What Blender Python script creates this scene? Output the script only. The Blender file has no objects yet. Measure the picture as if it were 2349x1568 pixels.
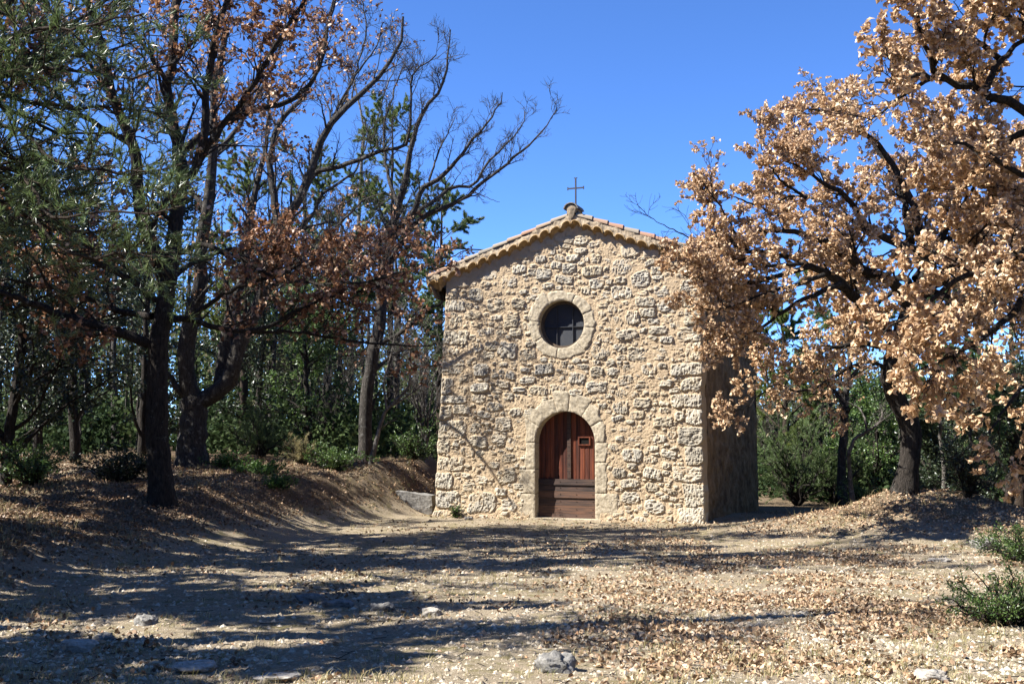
import bpy, math, random
import numpy as np
from mathutils import Vector
C = bpy.context.scene
COL = C.collection
RAD = math.radians

# ------------------------------------------------------------------ camera, light
FPX, CX, CY, EYE = 2540.0, 1174.5, 784.0, 1.6
PITCH = math.atan(219 / FPX)
cd = bpy.data.cameras.new('camera'); cam = bpy.data.objects.new('camera', cd); COL.objects.link(cam)
cam.location = (0, 0, EYE); cam.rotation_euler = (math.pi / 2 + PITCH, 0, 0)
cd.sensor_width = 36; cd.lens = FPX / 2349 * 36; cd.clip_start = .1; cd.clip_end = 3000
C.camera = cam
SUN_EL, SUN_AZ = RAD(46), RAD(-101)          # azimuth from +Y, negative to the left
sdir = Vector((math.sin(SUN_AZ) * math.cos(SUN_EL), math.cos(SUN_AZ) * math.cos(SUN_EL), math.sin(SUN_EL)))
sl = bpy.data.lights.new('sun', 'SUN'); so = bpy.data.objects.new('sun', sl); COL.objects.link(so)
sl.energy = 5.0; sl.angle = RAD(.55); sl.color = (1, .965, .91)
so.rotation_euler = sdir.to_track_quat('Z', 'Y').to_euler(); so.location = (-20, 0, 30)
w = bpy.data.worlds.new('World'); C.world = w; w.use_nodes = True
nt = w.node_tree; bgn = nt.nodes['Background']
sky = nt.nodes.new('ShaderNodeTexSky'); sky.sky_type = 'NISHITA'; sky.sun_disc = False
sky.sun_elevation = SUN_EL; sky.sun_rotation = SUN_AZ
sky.altitude = 3000; sky.air_density = .6; sky.dust_density = 0; sky.ozone_density = 5.0
hs = nt.nodes.new('ShaderNodeHueSaturation'); hs.inputs['Hue'].default_value = .505; hs.inputs['Saturation'].default_value = 1.12; hs.inputs['Value'].default_value = 2.5
nt.links.new(sky.outputs[0], hs.inputs['Color']); nt.links.new(hs.outputs[0], bgn.inputs[0]); bgn.inputs[1].default_value = .052
C.view_settings.view_transform = 'Standard'; C.view_settings.look = 'None'
C.view_settings.exposure = 1.62; C.view_settings.gamma = 1
C.render.engine = 'CYCLES'; C.cycles.use_denoising = True
C.cycles.max_bounces = 6; C.cycles.diffuse_bounces = 3; C.cycles.transmission_bounces = 4

# ------------------------------------------------------------------ helpers
def ray(px, py):
    dx = (px - CX) / FPX; dy = (CY - py) / FPX
    return np.array([dx, math.cos(PITCH) - math.sin(PITCH) * dy, math.sin(PITCH) + math.cos(PITCH) * dy])
def at(px, py, Y):
    r = ray(px, py); return np.array([0, 0, EYE]) + r * (Y / r[1])
def nrm(v): return v / np.maximum(np.linalg.norm(v, axis=-1, keepdims=True), 1e-9)
def sstep(a, b, x):
    t = np.clip((x - a) / (b - a), 0, 1); return t * t * (3 - 2 * t)
def hsh(ix, iy, s):
    h = (ix.astype(np.int64) * 374761393 + iy.astype(np.int64) * 668265263 + s * 974634541) & 0xFFFFFFFF
    h = ((h ^ (h >> 13)) * 1274126177) & 0xFFFFFFFF
    h = ((h ^ (h >> 16)) * 2246822519) & 0xFFFFFFFF
    return ((h ^ (h >> 15)) & 0xFFFFFF) / float(0xFFFFFF)
def vnoise(x, y, s=0):
    x = np.asarray(x, float); y = np.asarray(y, float)
    ix = np.floor(x); iy = np.floor(y); fx = x - ix; fy = y - iy
    fx = fx * fx * (3 - 2 * fx); fy = fy * fy * (3 - 2 * fy)
    a = hsh(ix, iy, s); b = hsh(ix + 1, iy, s); c = hsh(ix, iy + 1, s); d = hsh(ix + 1, iy + 1, s)
    return (a * (1 - fx) + b * fx) * (1 - fy) + (c * (1 - fx) + d * fx) * fy - .5
def fbm(x, y, s=0, o=4, g=.5):
    t = 0; a = 1.
    for k in range(o):
        t = t + a * vnoise(x * 2 ** k + 17.3 * k, y * 2 ** k - 9.1 * k, s + k); a *= g
    return t

def mk(name, V, F, mats, parent=None, attrs=None, midx=None, smooth=False, loc=None):
    """V (n,3); F list of int arrays (m,k). attrs: name -> per-vertex float."""
    V = np.asarray(V, np.float32)
    me = bpy.data.meshes.new(name)
    F = [np.asarray(f, np.int32) for f in (F if isinstance(F, list) else [F]) if len(f)]
    me.vertices.add(len(V)); me.vertices.foreach_set('co', V.ravel())
    li = np.concatenate([f.ravel() for f in F]); tot = np.concatenate([np.full(len(f), f.shape[1], np.int32) for f in F])
    st = np.concatenate([[0], np.cumsum(tot)[:-1]]).astype(np.int32)
    me.loops.add(len(li)); me.loops.foreach_set('vertex_index', li)
    me.polygons.add(len(tot)); me.polygons.foreach_set('loop_start', st)
    try: me.polygons.foreach_set('loop_total', tot)
    except Exception: pass
    for m in (mats if isinstance(mats, (list, tuple)) else [mats]): me.materials.append(m)
    if midx is not None: me.polygons.foreach_set('material_index', np.asarray(midx, np.int32))
    me.polygons.foreach_set('use_smooth', np.full(len(tot), bool(smooth)) if not isinstance(smooth, np.ndarray) else smooth)
    for k, a in (attrs or {}).items():
        at_ = me.attributes.new(k, 'FLOAT', 'POINT'); at_.data.foreach_set('value', np.asarray(a, np.float32))
    me.update(calc_edges=True); me.validate()
    o = bpy.data.objects.new(name, me); COL.objects.link(o)
    if loc is not None: o.location = loc
    if parent is not None: o.parent = parent
    return o
def tag(o, label=None, cat=None, group=None, kind=None):
    for k, v in (('label', label), ('category', cat), ('group', group), ('kind', kind)):
        if v: o[k] = v
    return o
def thing(name, label, cat, loc, rz=0, group=None):
    o = bpy.data.objects.new(name, None); COL.objects.link(o); o.location = [float(c) for c in loc]
    o.rotation_euler = (0, 0, rz); o.empty_display_size = .2
    return tag(o, label, cat, group)

class MB:
    """collects verts, faces (by size), material index and one 'rnd' value"""
    def __init__(s): s.V = []; s.F = {}; s.n = 0; s.A = []
    def add(s, V, F, rnd=None, m=0):
        V = np.asarray(V, float).reshape(-1, 3)
        F = np.asarray(F, int)
        s.V.append(V); s.F.setdefault((F.shape[1], m), []).append(F + s.n); s.n += len(V)
        s.A.append(np.full(len(V), 0. if rnd is None else rnd) if np.ndim(rnd) == 0 else np.asarray(rnd))
    def box(s, lo, hi, rnd=0, m=0, M=None):
        x0, y0, z0 = lo; x1, y1, z1 = hi
        V = np.array([(x0, y0, z0), (x1, y0, z0), (x1, y1, z0), (x0, y1, z0), (x0, y0, z1), (x1, y0, z1), (x1, y1, z1), (x0, y1, z1)], float)
        if M is not None: V = M(V)
        s.add(V, [(0, 3, 2, 1), (4, 5, 6, 7), (0, 1, 5, 4), (1, 2, 6, 5), (2, 3, 7, 6), (3, 0, 4, 7)], rnd, m)
    def build(s, name, mats, parent=None, smooth=False, loc=None):
        F = []; mi = []
        for (k, m), fs in s.F.items():
            f = np.concatenate(fs); F.append(f); mi.append(np.full(len(f), m))
        return mk(name, np.concatenate(s.V), F, mats, parent, {'rnd': np.concatenate(s.A)}, np.concatenate(mi), smooth, loc)

# ------------------------------------------------------------------ materials
def nodes(name):
    m = bpy.data.materials.new(name); m.use_nodes = True; t = m.node_tree
    return m, t, t.nodes, t.links, t.nodes['Principled BSDF']
def N(n, typ, **kw):
    o = n.new(typ)
    for k, v in kw.items():
        if k in o.inputs.keys(): o.inputs[k].default_value = v
        else: setattr(o, k, v)
    return o
def noise(n, l, vec, scale, detail=4, rough=.6):
    o = n.new('ShaderNodeTexNoise'); o.inputs['Scale'].default_value = scale; o.inputs['Detail'].default_value = detail
    o.inputs['Roughness'].default_value = rough; l.new(vec, o.inputs['Vector']); return o.outputs['Fac']
def ramp(n, l, fac, stops):
    r = n.new('ShaderNodeValToRGB'); e = r.color_ramp.elements
    while len(e) < len(stops): e.new(.5)
    for i, (p, c) in enumerate(stops):
        e[i].position = p; e[i].color = (*(c if hasattr(c, '__len__') else (c, c, c)), 1)
    l.new(fac, r.inputs[0]); return r.outputs[0]
def mix(n, l, fac, a, b, typ='MIX'):
    o = n.new('ShaderNodeMix'); o.data_type = 'RGBA'; o.blend_type = typ
    for v, i in ((fac, 0), (a, 6), (b, 7)):
        if hasattr(v, 'is_linked'): l.new(v, o.inputs[i])
        elif i == 0: o.inputs[0].default_value = v
        else: o.inputs[i].default_value = (*v, 1)
    return o.outputs[2]
def attr(n, name):
    a = n.new('ShaderNodeAttribute'); a.attribute_name = name; return a.outputs['Fac']
def bump(n, l, b, h, strength, dist=.02):
    o = n.new('ShaderNodeBump'); o.inputs['Strength'].default_value = strength; o.inputs['Distance'].default_value = dist
    l.new(h, o.inputs['Height']); l.new(o.outputs[0], b.inputs['Normal'])
def geo(n, obj=False):
    return n.new('ShaderNodeTexCoord').outputs['Object'] if obj else n.new('ShaderNodeNewGeometry').outputs['Position']

def leaf_mat(name, stops, transl=.3, rough=.55, spec=.3, tcol=None):
    m, t, n, l, b = nodes(name)
    c = ramp(n, l, attr(n, 'rnd'), stops)
    l.new(c, b.inputs['Base Color']); b.inputs['Roughness'].default_value = rough
    b.inputs['Specular IOR Level'].default_value = spec
    tr = n.new('ShaderNodeBsdfTranslucent')
    if tcol: l.new(mix(n, l, 1, c, tcol, 'MULTIPLY'), tr.inputs[0])
    else: l.new(c, tr.inputs[0])
    ms = n.new('ShaderNodeMixShader'); ms.inputs[0].default_value = transl
    l.new(b.outputs[0], ms.inputs[1]); l.new(tr.outputs[0], ms.inputs[2])
    l.new(ms.outputs[0], n['Material Output'].inputs[0]); return m
def bark_mat(name, dark, mid, lichen, lic=.5, scale=9):
    m, t, n, l, b = nodes(name); p = geo(n)
    mp = N(n, 'ShaderNodeMapping'); mp.inputs['Scale'].default_value = (1, 1, .22); l.new(p, mp.inputs[0])
    f = noise(n, l, mp.outputs[0], scale * 3.6, 6, .7)
    c = ramp(n, l, f, [(.35, dark), (.62, mid)])
    g = ramp(n, l, noise(n, l, p, scale, 5, .7), [(lic, (0, 0, 0)), (lic + .14, (1, 1, 1))])
    c = mix(n, l, g, c, lichen)
    l.new(c, b.inputs['Base Color']); b.inputs['Roughness'].default_value = .9; b.inputs['Specular IOR Level'].default_value = .15
    bump(n, l, b, f, 1, .07); return m
def flat_mat(name, stops, scale=12, rough=.7, bmp=.3, spec=.3, metal=0, bd=.01):
    m, t, n, l, b = nodes(name); p = geo(n)
    f = noise(n, l, p, scale, 6, .65)
    l.new(ramp(n, l, f, stops), b.inputs['Base Color']); b.inputs['Roughness'].default_value = rough
    b.inputs['Specular IOR Level'].default_value = spec; b.inputs['Metallic'].default_value = metal
    bump(n, l, b, f, bmp, bd); return m

BARK_OAK = bark_mat('oak_bark', (.014, .012, .01), (.052, .043, .035), (.15, .15, .13), .6)
BARK_GREY = bark_mat('grey_bark', (.026, .023, .02), (.085, .075, .064), (.21, .205, .185), .56)
BARK_PINE = bark_mat('pine_bark', (.022, .016, .012), (.07, .052, .038), (.12, .12, .095), .6)
BARK_PALE = bark_mat('pale_bark', (.06, .052, .044), (.17, .15, .13), (.27, .26, .235), .52)
LEAF_TAN = leaf_mat('tan_oak_leaf', [(0, (.19, .105, .05)), (.3, (.40, .25, .135)), (.7, (.60, .415, .245)), (1, (.74, .57, .375))], .25, .5, .35)
LEAF_RUST = leaf_mat('rust_oak_leaf', [(0, (.11, .048, .024)), (.45, (.25, .12, .058)), (.8, (.40, .22, .12)), (1, (.60, .42, .27))], .3, .45, .4)
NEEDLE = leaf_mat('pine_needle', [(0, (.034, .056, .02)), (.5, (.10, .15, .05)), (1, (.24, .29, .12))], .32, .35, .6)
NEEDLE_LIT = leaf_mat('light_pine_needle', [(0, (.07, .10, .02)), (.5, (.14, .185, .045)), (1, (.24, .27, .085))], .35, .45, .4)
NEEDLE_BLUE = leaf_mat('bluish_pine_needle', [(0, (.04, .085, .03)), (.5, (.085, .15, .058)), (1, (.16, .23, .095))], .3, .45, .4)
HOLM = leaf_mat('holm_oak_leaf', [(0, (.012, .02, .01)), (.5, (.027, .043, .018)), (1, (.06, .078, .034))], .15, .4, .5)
BOX = leaf_mat('box_leaf', [(0, (.03, .06, .014)), (.5, (.07, .13, .03)), (1, (.15, .21, .055))], .3, .4, .5)
JUNI = leaf_mat('juniper_needle', [(0, (.045, .075, .022)), (.5, (.10, .15, .05)), (1, (.19, .24, .085))], .3, .5, .4)
IVY = leaf_mat('ground_plant_leaf', [(0, (.03, .07, .012)), (.5, (.07, .14, .025)), (1, (.14, .23, .05))], .3, .45, .4)
GRASS = leaf_mat('dry_grass_blade', [(0, (.13, .15, .04)), (.35, (.3, .26, .12)), (1, (.52, .43, .25))], .3, .6, .2)
FARLEAF = leaf_mat('far_wood_leaf', [(0, (.022, .04, .015)), (.5, (.07, .10, .036)), (.8, (.14, .17, .066)), (1, (.2, .17, .11))], .3, .7, .08)
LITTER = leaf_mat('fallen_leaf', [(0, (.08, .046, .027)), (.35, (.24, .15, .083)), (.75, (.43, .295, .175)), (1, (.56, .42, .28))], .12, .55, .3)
STONE_G = flat_mat('grey_rock', [(.3, (.07, .066, .06)), (.5, (.18, .17, .152)), (.7, (.3, .285, .255))], 14, .9, .8, .2, 0, .03)
IRON = flat_mat('dark_iron', [(.3, (.018, .02, .026)), (.7, (.045, .045, .055))], 30, .6, .2, .4)
CABLE = flat_mat('black_cable', [(.3, (.01, .01, .012)), (.7, (.03, .03, .035))], 30, .6, .1)

# ------------------------------------------------------------------ terrain
TH = RAD(20.5)
E_ = np.array([math.cos(TH), -math.sin(TH), 0]); N_ = np.array([-math.sin(TH), -math.cos(TH), 0])
RC = np.array([3.548, 20.816, 0.]); WID = 5.45; LEN = 7.2
LC = RC - WID * E_
def W3(U, w, z):                               # facade coordinates -> world
    U = np.asarray(U, float); w = np.asarray(w, float); z = np.asarray(z, float)
    U, w, z = np.broadcast_arrays(U, w, z)
    return LC + U[..., None] * E_ + w[..., None] * N_ + z[..., None] * np.array([0, 0, 1.])
def terr(x, y):
    x = np.asarray(x, float); y = np.asarray(y, float)
    xf = np.interp(y, [0, 6, 9, 12, 15, 18, 20.5, 22.2, 23, 24, 30], [-7, -5.6, -4.9, -4.4, -3.8, -3.1, -2.7, -2.35, -1.75, -1.5, -.9])
    d = xf - x + .35 * vnoise(x * .5, y * .5, 3)
    hb = np.interp(y, [0, 8, 12, 15, 20, 24, 40], [.25, .35, .4, .5, .75, 1.0, 1.15])
    wd = np.interp(y, [0, 12, 18, 22, 24], [3, 2.8, 2.6, 2.0, 1.5])
    h = hb * sstep(0, 1, d / wd) + .012 * np.clip(d - 2.5, 0, 20)
    m = .66 * np.exp(-((x - 7.2) / 2.1) ** 2 - ((y - 19.2) / np.where(y < 19.2, 2.3, 1.7)) ** 2)
    m += .12 * np.exp(-((x - 10.5) / 3) ** 2 - ((y - 14) / 4) ** 2)
    h = h + m
    h = h - .25 * sstep(22, 30, y) * sstep(3, 6, x)
    h = h + sstep(.12, .5, h) * (.16 * fbm(x * .9, y * .9, 12, 4, .6)) + .05 * vnoise(x * .35, y * .35, 5) + .03 * vnoise(x * 1.1, y * 1.1, 6) * sstep(30, 5, np.hypot(x, y - 12))
    U = (x - LC[0]) * E_[0] + (y - LC[1]) * E_[1]; wv = (x - LC[0]) * N_[0] + (y - LC[1]) * N_[1]
    near = sstep(.9, .2, np.maximum(np.maximum(wv, -U - .1), U - WID)) * sstep(-.6, -.1, wv + 0 * U)
    h = h * (1 - near * sstep(-.8, .2, U))
    r = np.hypot(x, y - 15)
    h = h - sstep(45, 200, r) * 14 + sstep(60, 400, r) * 3 * vnoise(x * .012, y * .012, 9)
    return h
def hit(px, py):
    r = ray(px, py); t = 3.
    while t < 90:
        p = np.array([0, 0, EYE]) + r * t
        if p[2] <= terr(p[0], p[1]): break
        t += .03
    return p
def gz(x, y): return float(terr(x, y))

def ground():
    def axis(lo, hi, st, far):
        a = np.arange(lo, hi + st, st); g = st * 1.25 ** np.arange(1, 60); g = np.cumsum(g); g = g[g < far]
        return np.concatenate([(lo - g)[::-1], a, hi + g])
    xs = axis(-9.5, 11, .05, 900); ys = axis(4.5, 25, .05, 900)
    X, Y = np.meshgrid(xs, ys)
    Z = terr(X, Y)
    inn = sstep(0, 2, np.minimum(np.minimum(X + 10, 11.5 - X), np.minimum(Y - 4, 25.5 - Y)))
    Z = Z + inn * (.022 * fbm(X * 4, Y * 4, 21, 4, .6) + .014 * np.abs(fbm(X * 13, Y * 13, 31, 2)))
    V = np.stack([X, Y, Z], -1).reshape(-1, 3)
    ny, nx = X.shape; i = np.arange(ny * nx).reshape(ny, nx)
    F = np.stack([i[:-1, :-1], i[:-1, 1:], i[1:, 1:], i[1:, :-1]], -1).reshape(-1, 4)
    m, t, n, l, b = nodes('ground_soil'); p = geo(n)
    big = noise(n, l, p, .8, 4, .6); mid = noise(n, l, p, 6, 5, .65); fine = noise(n, l, p, 45, 6, .75); vf = noise(n, l, p, 130, 3, .7)
    grav = ramp(n, l, fine, [(.28, (.11, .08, .052)), (.45, (.27, .215, .145)), (.62, (.38, .315, .22)), (.8, (.52, .455, .36))])
    soil = ramp(n, l, fine, [(.3, (.05, .034, .021)), (.55, (.14, .098, .06)), (.75, (.28, .21, .135))])
    gr = ramp(n, l, fine, [(.3, (.09, .08, .03)), (.6, (.24, .2, .1)), (.8, (.36, .3, .16))])
    c = mix(n, l, ramp(n, l, mid, [(.45, (0, 0, 0)), (.62, (1, 1, 1))]), grav, gr)
    c = mix(n, l, ramp(n, l, big, [(.42, (0, 0, 0)), (.6, (1, 1, 1))]), grav, c)
    c = mix(n, l, attr(n, 'bank'), c, soil)
    l.new(c, b.inputs['Base Color']); b.inputs['Roughness'].default_value = .95; b.inputs['Specular IOR Level'].default_value = .1
    ad = n.new('ShaderNodeMath'); ad.operation = 'ADD'; l.new(fine, ad.inputs[0]); l.new(vf, ad.inputs[1])
    bump(n, l, b, ad.outputs[0], .8, .03)
    H = terr(X, Y)
    bank = np.clip(sstep(.15, .45, H) * (.75 + vnoise(X * .7, Y * .7, 4)) + sstep(23.5, 26, Y), 0, 1)
    bank = np.where(X > 3, bank * .8, bank)
    tag(mk('ground', V, F, m, None, {'bank': bank.ravel()}, smooth=True), None, None, None, 'structure')
ground()

# ------------------------------------------------------------------ chapel
DU, DR, DSP, DZ0 = 2.765, .615, 1.50, .03        # door centre, radius, spring height, sill
OU, OZ, OR = 2.70, 3.83, .475                    # oculus
APU, APZ, SL = 2.95, 5.84, .356                  # gable apex (wall), slope
def gable(U): return APZ - SL * np.abs(np.asarray(U, float) - APU)

def stone_material():
    m, t, n, l, b = nodes('rubble_wall'); p = geo(n)
    st, rn, ag = attr(n, 'stone'), attr(n, 'rnd'), attr(n, 'grey')
    f = noise(n, l, p, 28, 6, .7); f2 = noise(n, l, p, 7, 4, .6); f3 = noise(n, l, p, 90, 3, .7)
    s = ramp(n, l, rn, [(0, (.36, .305, .22)), (.35, (.46, .405, .305)), (.7, (.53, .48, .385)), (1, (.53, .45, .325))])
    s = mix(n, l, ramp(n, l, f, [(.56, (0, 0, 0)), (.72, (.7, .7, .7))]), s, (.24, .215, .175))
    s = mix(n, l, ramp(n, l, f2, [(.5, (0, 0, 0)), (.72, (.55, .55, .55))]), s, (.50, .38, .22))
    s = mix(n, l, ag, s, mix(n, l, ramp(n, l, f, [(.42, (0, 0, 0)), (.58, (1, 1, 1))]), (.34, .32, .285), (.11, .1, .09)))
    mo = mix(n, l, ramp(n, l, f2, [(.35, (0, 0, 0)), (.65, (1, 1, 1))]), (.515, .395, .255), (.445, .335, .215))
    mo = mix(n, l, ramp(n, l, f3, [(.5, (0, 0, 0)), (.7, (.6, .6, .6))]), mo, (.34, .25, .155))
    c = mix(n, l, st, mo, s)
    l.new(c, b.inputs['Base Color']); b.inputs['Roughness'].default_value = .95; b.inputs['Specular IOR Level'].default_value = .12
    ad = n.new('ShaderNodeMath'); ad.operation = 'ADD'; l.new(f, ad.inputs[0]); l.new(f3, ad.inputs[1])
    bump(n, l, b, ad.outputs[0], .8, .025); return m
RUBBLE = stone_material()
DRESSED = flat_mat('dressed_limestone', [(.3, (.18, .145, .1)), (.45, (.34, .285, .2)), (.62, (.45, .385, .28)), (.8, (.5, .43, .31))], 22, .92, .7, .12, 0, .015)
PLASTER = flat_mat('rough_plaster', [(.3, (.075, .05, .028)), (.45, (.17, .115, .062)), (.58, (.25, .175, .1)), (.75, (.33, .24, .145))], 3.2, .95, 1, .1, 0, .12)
MORTAR = flat_mat('verge_mortar', [(.3, (.13, .10, .07)), (.5, (.28, .22, .15)), (.7, (.4, .325, .23))], 16, .95, .8, .1, 0, .02)
TERRA = leaf_mat('terracotta_tile', [(0, (.13, .12, .1)), (.3, (.24, .21, .165)), (.6, (.27, .205, .145)), (1, (.3, .175, .115))], 0, .85, .15)
OCHRE = flat_mat('ochre_tile', [(.3, (.2, .125, .055)), (.6, (.38, .25, .115)), (.8, (.45, .33, .18))], 14, .85, .3, .15)

chapel = thing('chapel', 'small rubble stone chapel with arched door, round window and iron cross', 'chapel', LC)
def mkc(name, V, F, mats, **k):
    return mk(name, np.asarray(V).reshape(-1, 3) - LC, F, mats, chapel, **k)

def front_wall():
    rng = np.random.default_rng(11); D = .0105
    us = np.arange(-.03, WID + .05, D); zs = np.arange(-.3, 5.95, D); nu, nz = len(us), len(zs)
    U, Z = np.meshgrid(us, zs)
    occ = np.zeros((nz, nu), bool); Hs = np.zeros((nz, nu)); ST = np.zeros((nz, nu)); RN = np.zeros((nz, nu)); OR_ = np.zeros((nz, nu)); HM = np.zeros((nz, nu))
    rd = np.hypot(U - DU, Z - DSP); ro = np.hypot(U - OU, Z - OZ)
    dz = (np.abs(U - DU) < DR + .22) & (Z < DSP) | (rd < DR + .3) & (Z >= DSP)
    occ |= dz | (ro < OR + .21)
    def place(cu, cz, a, h, rot, p, hm, force=False, gap=.012, ori=None):
        R = max(a, h) * 1.25 + .03
        i0, i1 = np.searchsorted(zs, [cz - R, cz + R]); j0, j1 = np.searchsorted(us, [cu - R, cu + R])
        if i1 - i0 < 3 or j1 - j0 < 3: return False
        u = U[i0:i1, j0:j1] - cu; z = Z[i0:i1, j0:j1] - cz
        s = rng.integers(1e6)
        u2 = u + .2 * min(a, h) * 2 * vnoise(u / (a * .7) + 3, z / (h * .8), s) + .012 * vnoise(u * 30, z * 30, s + 1)
        z2 = z + .2 * min(a, h) * 2 * vnoise(u / (a * .7), z / (h * .8) + 9, s + 2) + .012 * vnoise(u * 30, z * 30, s + 3)
        c_, s_ = math.cos(rot), math.sin(rot); ur = u2 * c_ + z2 * s_; zr = -u2 * s_ + z2 * c_
        q = ((np.abs(ur) / a) ** p + (np.abs(zr) / h) ** p) ** (1 / p)
        qg = ((np.abs(ur) / (a + gap)) ** p + (np.abs(zr) / (h + gap)) ** p) ** (1 / p)
        m = q < 1
        if not force and (occ[i0:i1, j0:j1] & (qg < 1)).mean() > .0 : return False
        edge = np.clip((1 - q) * min(a, h) / .014, 0, 1) ** .5
        tilt = (rng.uniform(-.25, .25) * ur / a + rng.uniform(-.3, .2) * zr / h) * hm
        Hs[i0:i1, j0:j1][m] = (edge * (hm + tilt))[m]; HM[i0:i1, j0:j1][m] = edge[m]
        ST[i0:i1, j0:j1][m] = np.clip((1 - q) * min(a, h) / .008, 0, 1)[m]
        RN[i0:i1, j0:j1][m] = rng.random(); OR_[i0:i1, j0:j1][m] = (rng.random() < .42) if ori is None else ori
        occ[i0:i1, j0:j1] |= m; return True
    # corner stones
    for side in (0, 1):
        z = -.12; k = side
        while z < 4.75:
            h = rng.uniform(.2, .46) * (1.1 if z < 1.6 else .85); wd = rng.uniform(.48, .64) if k % 2 else rng.uniform(.28, .42)
            cu = wd / 2 - .03 if side == 0 else WID + .03 - wd / 2
            place(cu, z + h / 2, wd / 2, h / 2 - .01, rng.uniform(-.02, .02), 6, rng.uniform(.012, .026), True, ori=rng.random() < .5)
            z += h + .012; k += 1
    # long stones seen in the photograph, then rubble from big to small
    for (cu, cz, a, h) in [(.72, .98, .42, .13), (1.0, .3, .3, .2), (.85, 2.6, .2, .1), (4.3, 2.25, .17, .1), (4.1, 1.25, .2, .12), (2.2, 4.85, .17, .11), (2.75, 4.93, .15, .1), (3.25, 4.85, .22, .1), (4.35, 4.2, .2, .11), (4.1, 3.9, .14, .12)]:
        place(cu, cz, a, h, rng.uniform(-.05, .05), 5, .024)
    for (n_, a0, a1) in ((500, .14, .22), (3500, .085, .16), (9000, .055, .1), (7000, .03, .06), (4000, .018, .034)):
        for _ in range(n_):
            cu = rng.uniform(.02, WID - .02); cz = rng.uniform(-.1, 5.7)
            if cz > gable(cu) - .1: continue
            a = rng.uniform(a0, a1); h = a * rng.uniform(.38, .85)
            place(cu, cz, a, h, rng.normal(0, .13), rng.uniform(2.4, 5.5), rng.uniform(.004, .026) * np.clip(.45 + a * 4.5, .4, 1.15), gap=rng.uniform(.001, .014))
    x1 = np.where(OR_ > .5, U / .018, U / .07); y1 = np.where(OR_ > .5, Z / .07, Z / .016)
    lay = fbm(x1 + RN * 50, y1 + RN * 31, 41, 4, .65)
    pit = np.clip(fbm(U * 26, Z * 26, 51, 3, .6) - .1, 0, 1)
    lump = fbm(U * 9, Z * 9, 61, 3)
    Hst = Hs + HM * (.019 * lay - .05 * pit + .022 * lump)
    Hm = .012 * fbm(U * 7, Z * 7, 71, 3) + .012 * fbm(U * 28, Z * 28, 81, 3, .65) + .02 * fbm(U * 2.2, Z * 2.2, 91, 2)
    fade = sstep(.05, .42, gable(U) - Z) * .85 + .15
    W = np.where(ST > 0, np.maximum(Hst * fade, Hm - .006) + .006, Hm)
    ST = ST * sstep(-.004, .012, Hst * fade - Hm) * (.35 + .65 * sstep(.1, .4, gable(U) - Z))
    grey = sstep(.02, .25, fbm(U * 1.3, Z * 1.3, 101, 2) + .1 - .25 * np.exp(-((U - 1.4) / .9) ** 2 - ((Z - 2.9) / .3) ** 2) * -1.6) * .4 * ST
    grey = np.maximum(grey, (.2 + .8 * ST) * sstep(.1, .75, 1.15 * np.exp(-((U - 1.45) / .8) ** 2 - ((Z - 2.93) / .17) ** 2) + .55 * fbm(U * 5, Z * 7, 111, 3)))
    # leaning left edge, uneven corners
    ul = np.clip(.215 * Z / 4.4, -.02, .25) + .03 * np.interp(Z, [0, .25, .6, 1.2, 1.5, 1.8, 5], [-1.8, .6, -.8, -.3, -1.2, .1, 0]) + .018 * fbm(Z * 3, 0 * Z, 7, 3)
    ur = .03 * fbm(Z * 2.4, 0 * Z + 5, 8, 3)
    Ux = ul + U * (WID - ul + ur) / WID
    ed = np.minimum(U + .03, WID + .05 - U); W = W - .05 * np.clip(1 - ed / .04, 0, 1) ** 2
    W = W + .05 * sstep(.35, -.1, Z)
    P = W3(Ux, W, Z)
    # returns round both corners
    def ret(col, Uc): return W3(Uc, -.33 + 0 * Uc, zs)
    P = np.concatenate([ret(0, Ux[:, 0] - .0)[:, None], P, ret(1, Ux[:, -1])[:, None]], 1)
    ex = lambda A: np.concatenate([A[:, :1], A, A[:, -1:]], 1)
    ST, RN, grey = ex(ST), ex(RN), ex(grey)
    i = np.arange(nz * (nu + 2)).reshape(nz, nu + 2)
    hole = ex(((np.abs(U - DU) < DR + .1) & (Z < DSP) & (Z > -.05)) | (rd < DR + .1) & (Z >= DSP) | (ro < OR + .1) | (Z > gable(Ux) + .06))
    ok = ~(hole[:-1, :-1] | hole[1:, 1:] | hole[:-1, 1:] | hole[1:, :-1])
    F = np.stack([i[:-1, :-1], i[:-1, 1:], i[1:, 1:], i[1:, :-1]], -1)[ok]
    mkc('front_wall', P, F, RUBBLE, attrs={'stone': ST.ravel(), 'rnd': RN.ravel(), 'grey': grey.ravel()}, smooth=True)
front_wall()

def plain_wall(name, A, B, zt, seed, mat, nrm_):
    """A->B ground points (3,), plaster sheet with bulges; nrm_ outward"""
    L = np.linalg.norm(B - A); nu, nz = int(L / .04), int((zt + .4) / .04)
    u = np.linspace(0, 1, nu); z = np.linspace(-.4, zt, nz); U, Z = np.meshgrid(u, z)
    wv = .06 * fbm(U * L * 1.2, Z * 1.2, seed, 4, .6) + .06 * np.abs(fbm(U * L * 3, Z * 5, seed + 5, 4, .6))
    P = A + U[..., None] * (B - A) + wv[..., None] * nrm_ + Z[..., None] * np.array([0, 0, 1.])
    i = np.arange(nz * nu).reshape(nz, nu)
    mkc(name, P, np.stack([i[:-1, :-1], i[:-1, 1:], i[1:, 1:], i[1:, :-1]], -1).reshape(-1, 4), mat, smooth=True)
ZE = 4.72
IN = -N_
ra = LC + E_ * (WID + .01) - N_ * .28 + 0; rb = LC + E_ * WID + IN * LEN; la = LC + E_ * .2 - N_ * .28; lb = LC + E_ * .2 + IN * LEN
plain_wall('side_wall', ra, rb, ZE + .2, 5, PLASTER, E_)
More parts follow.
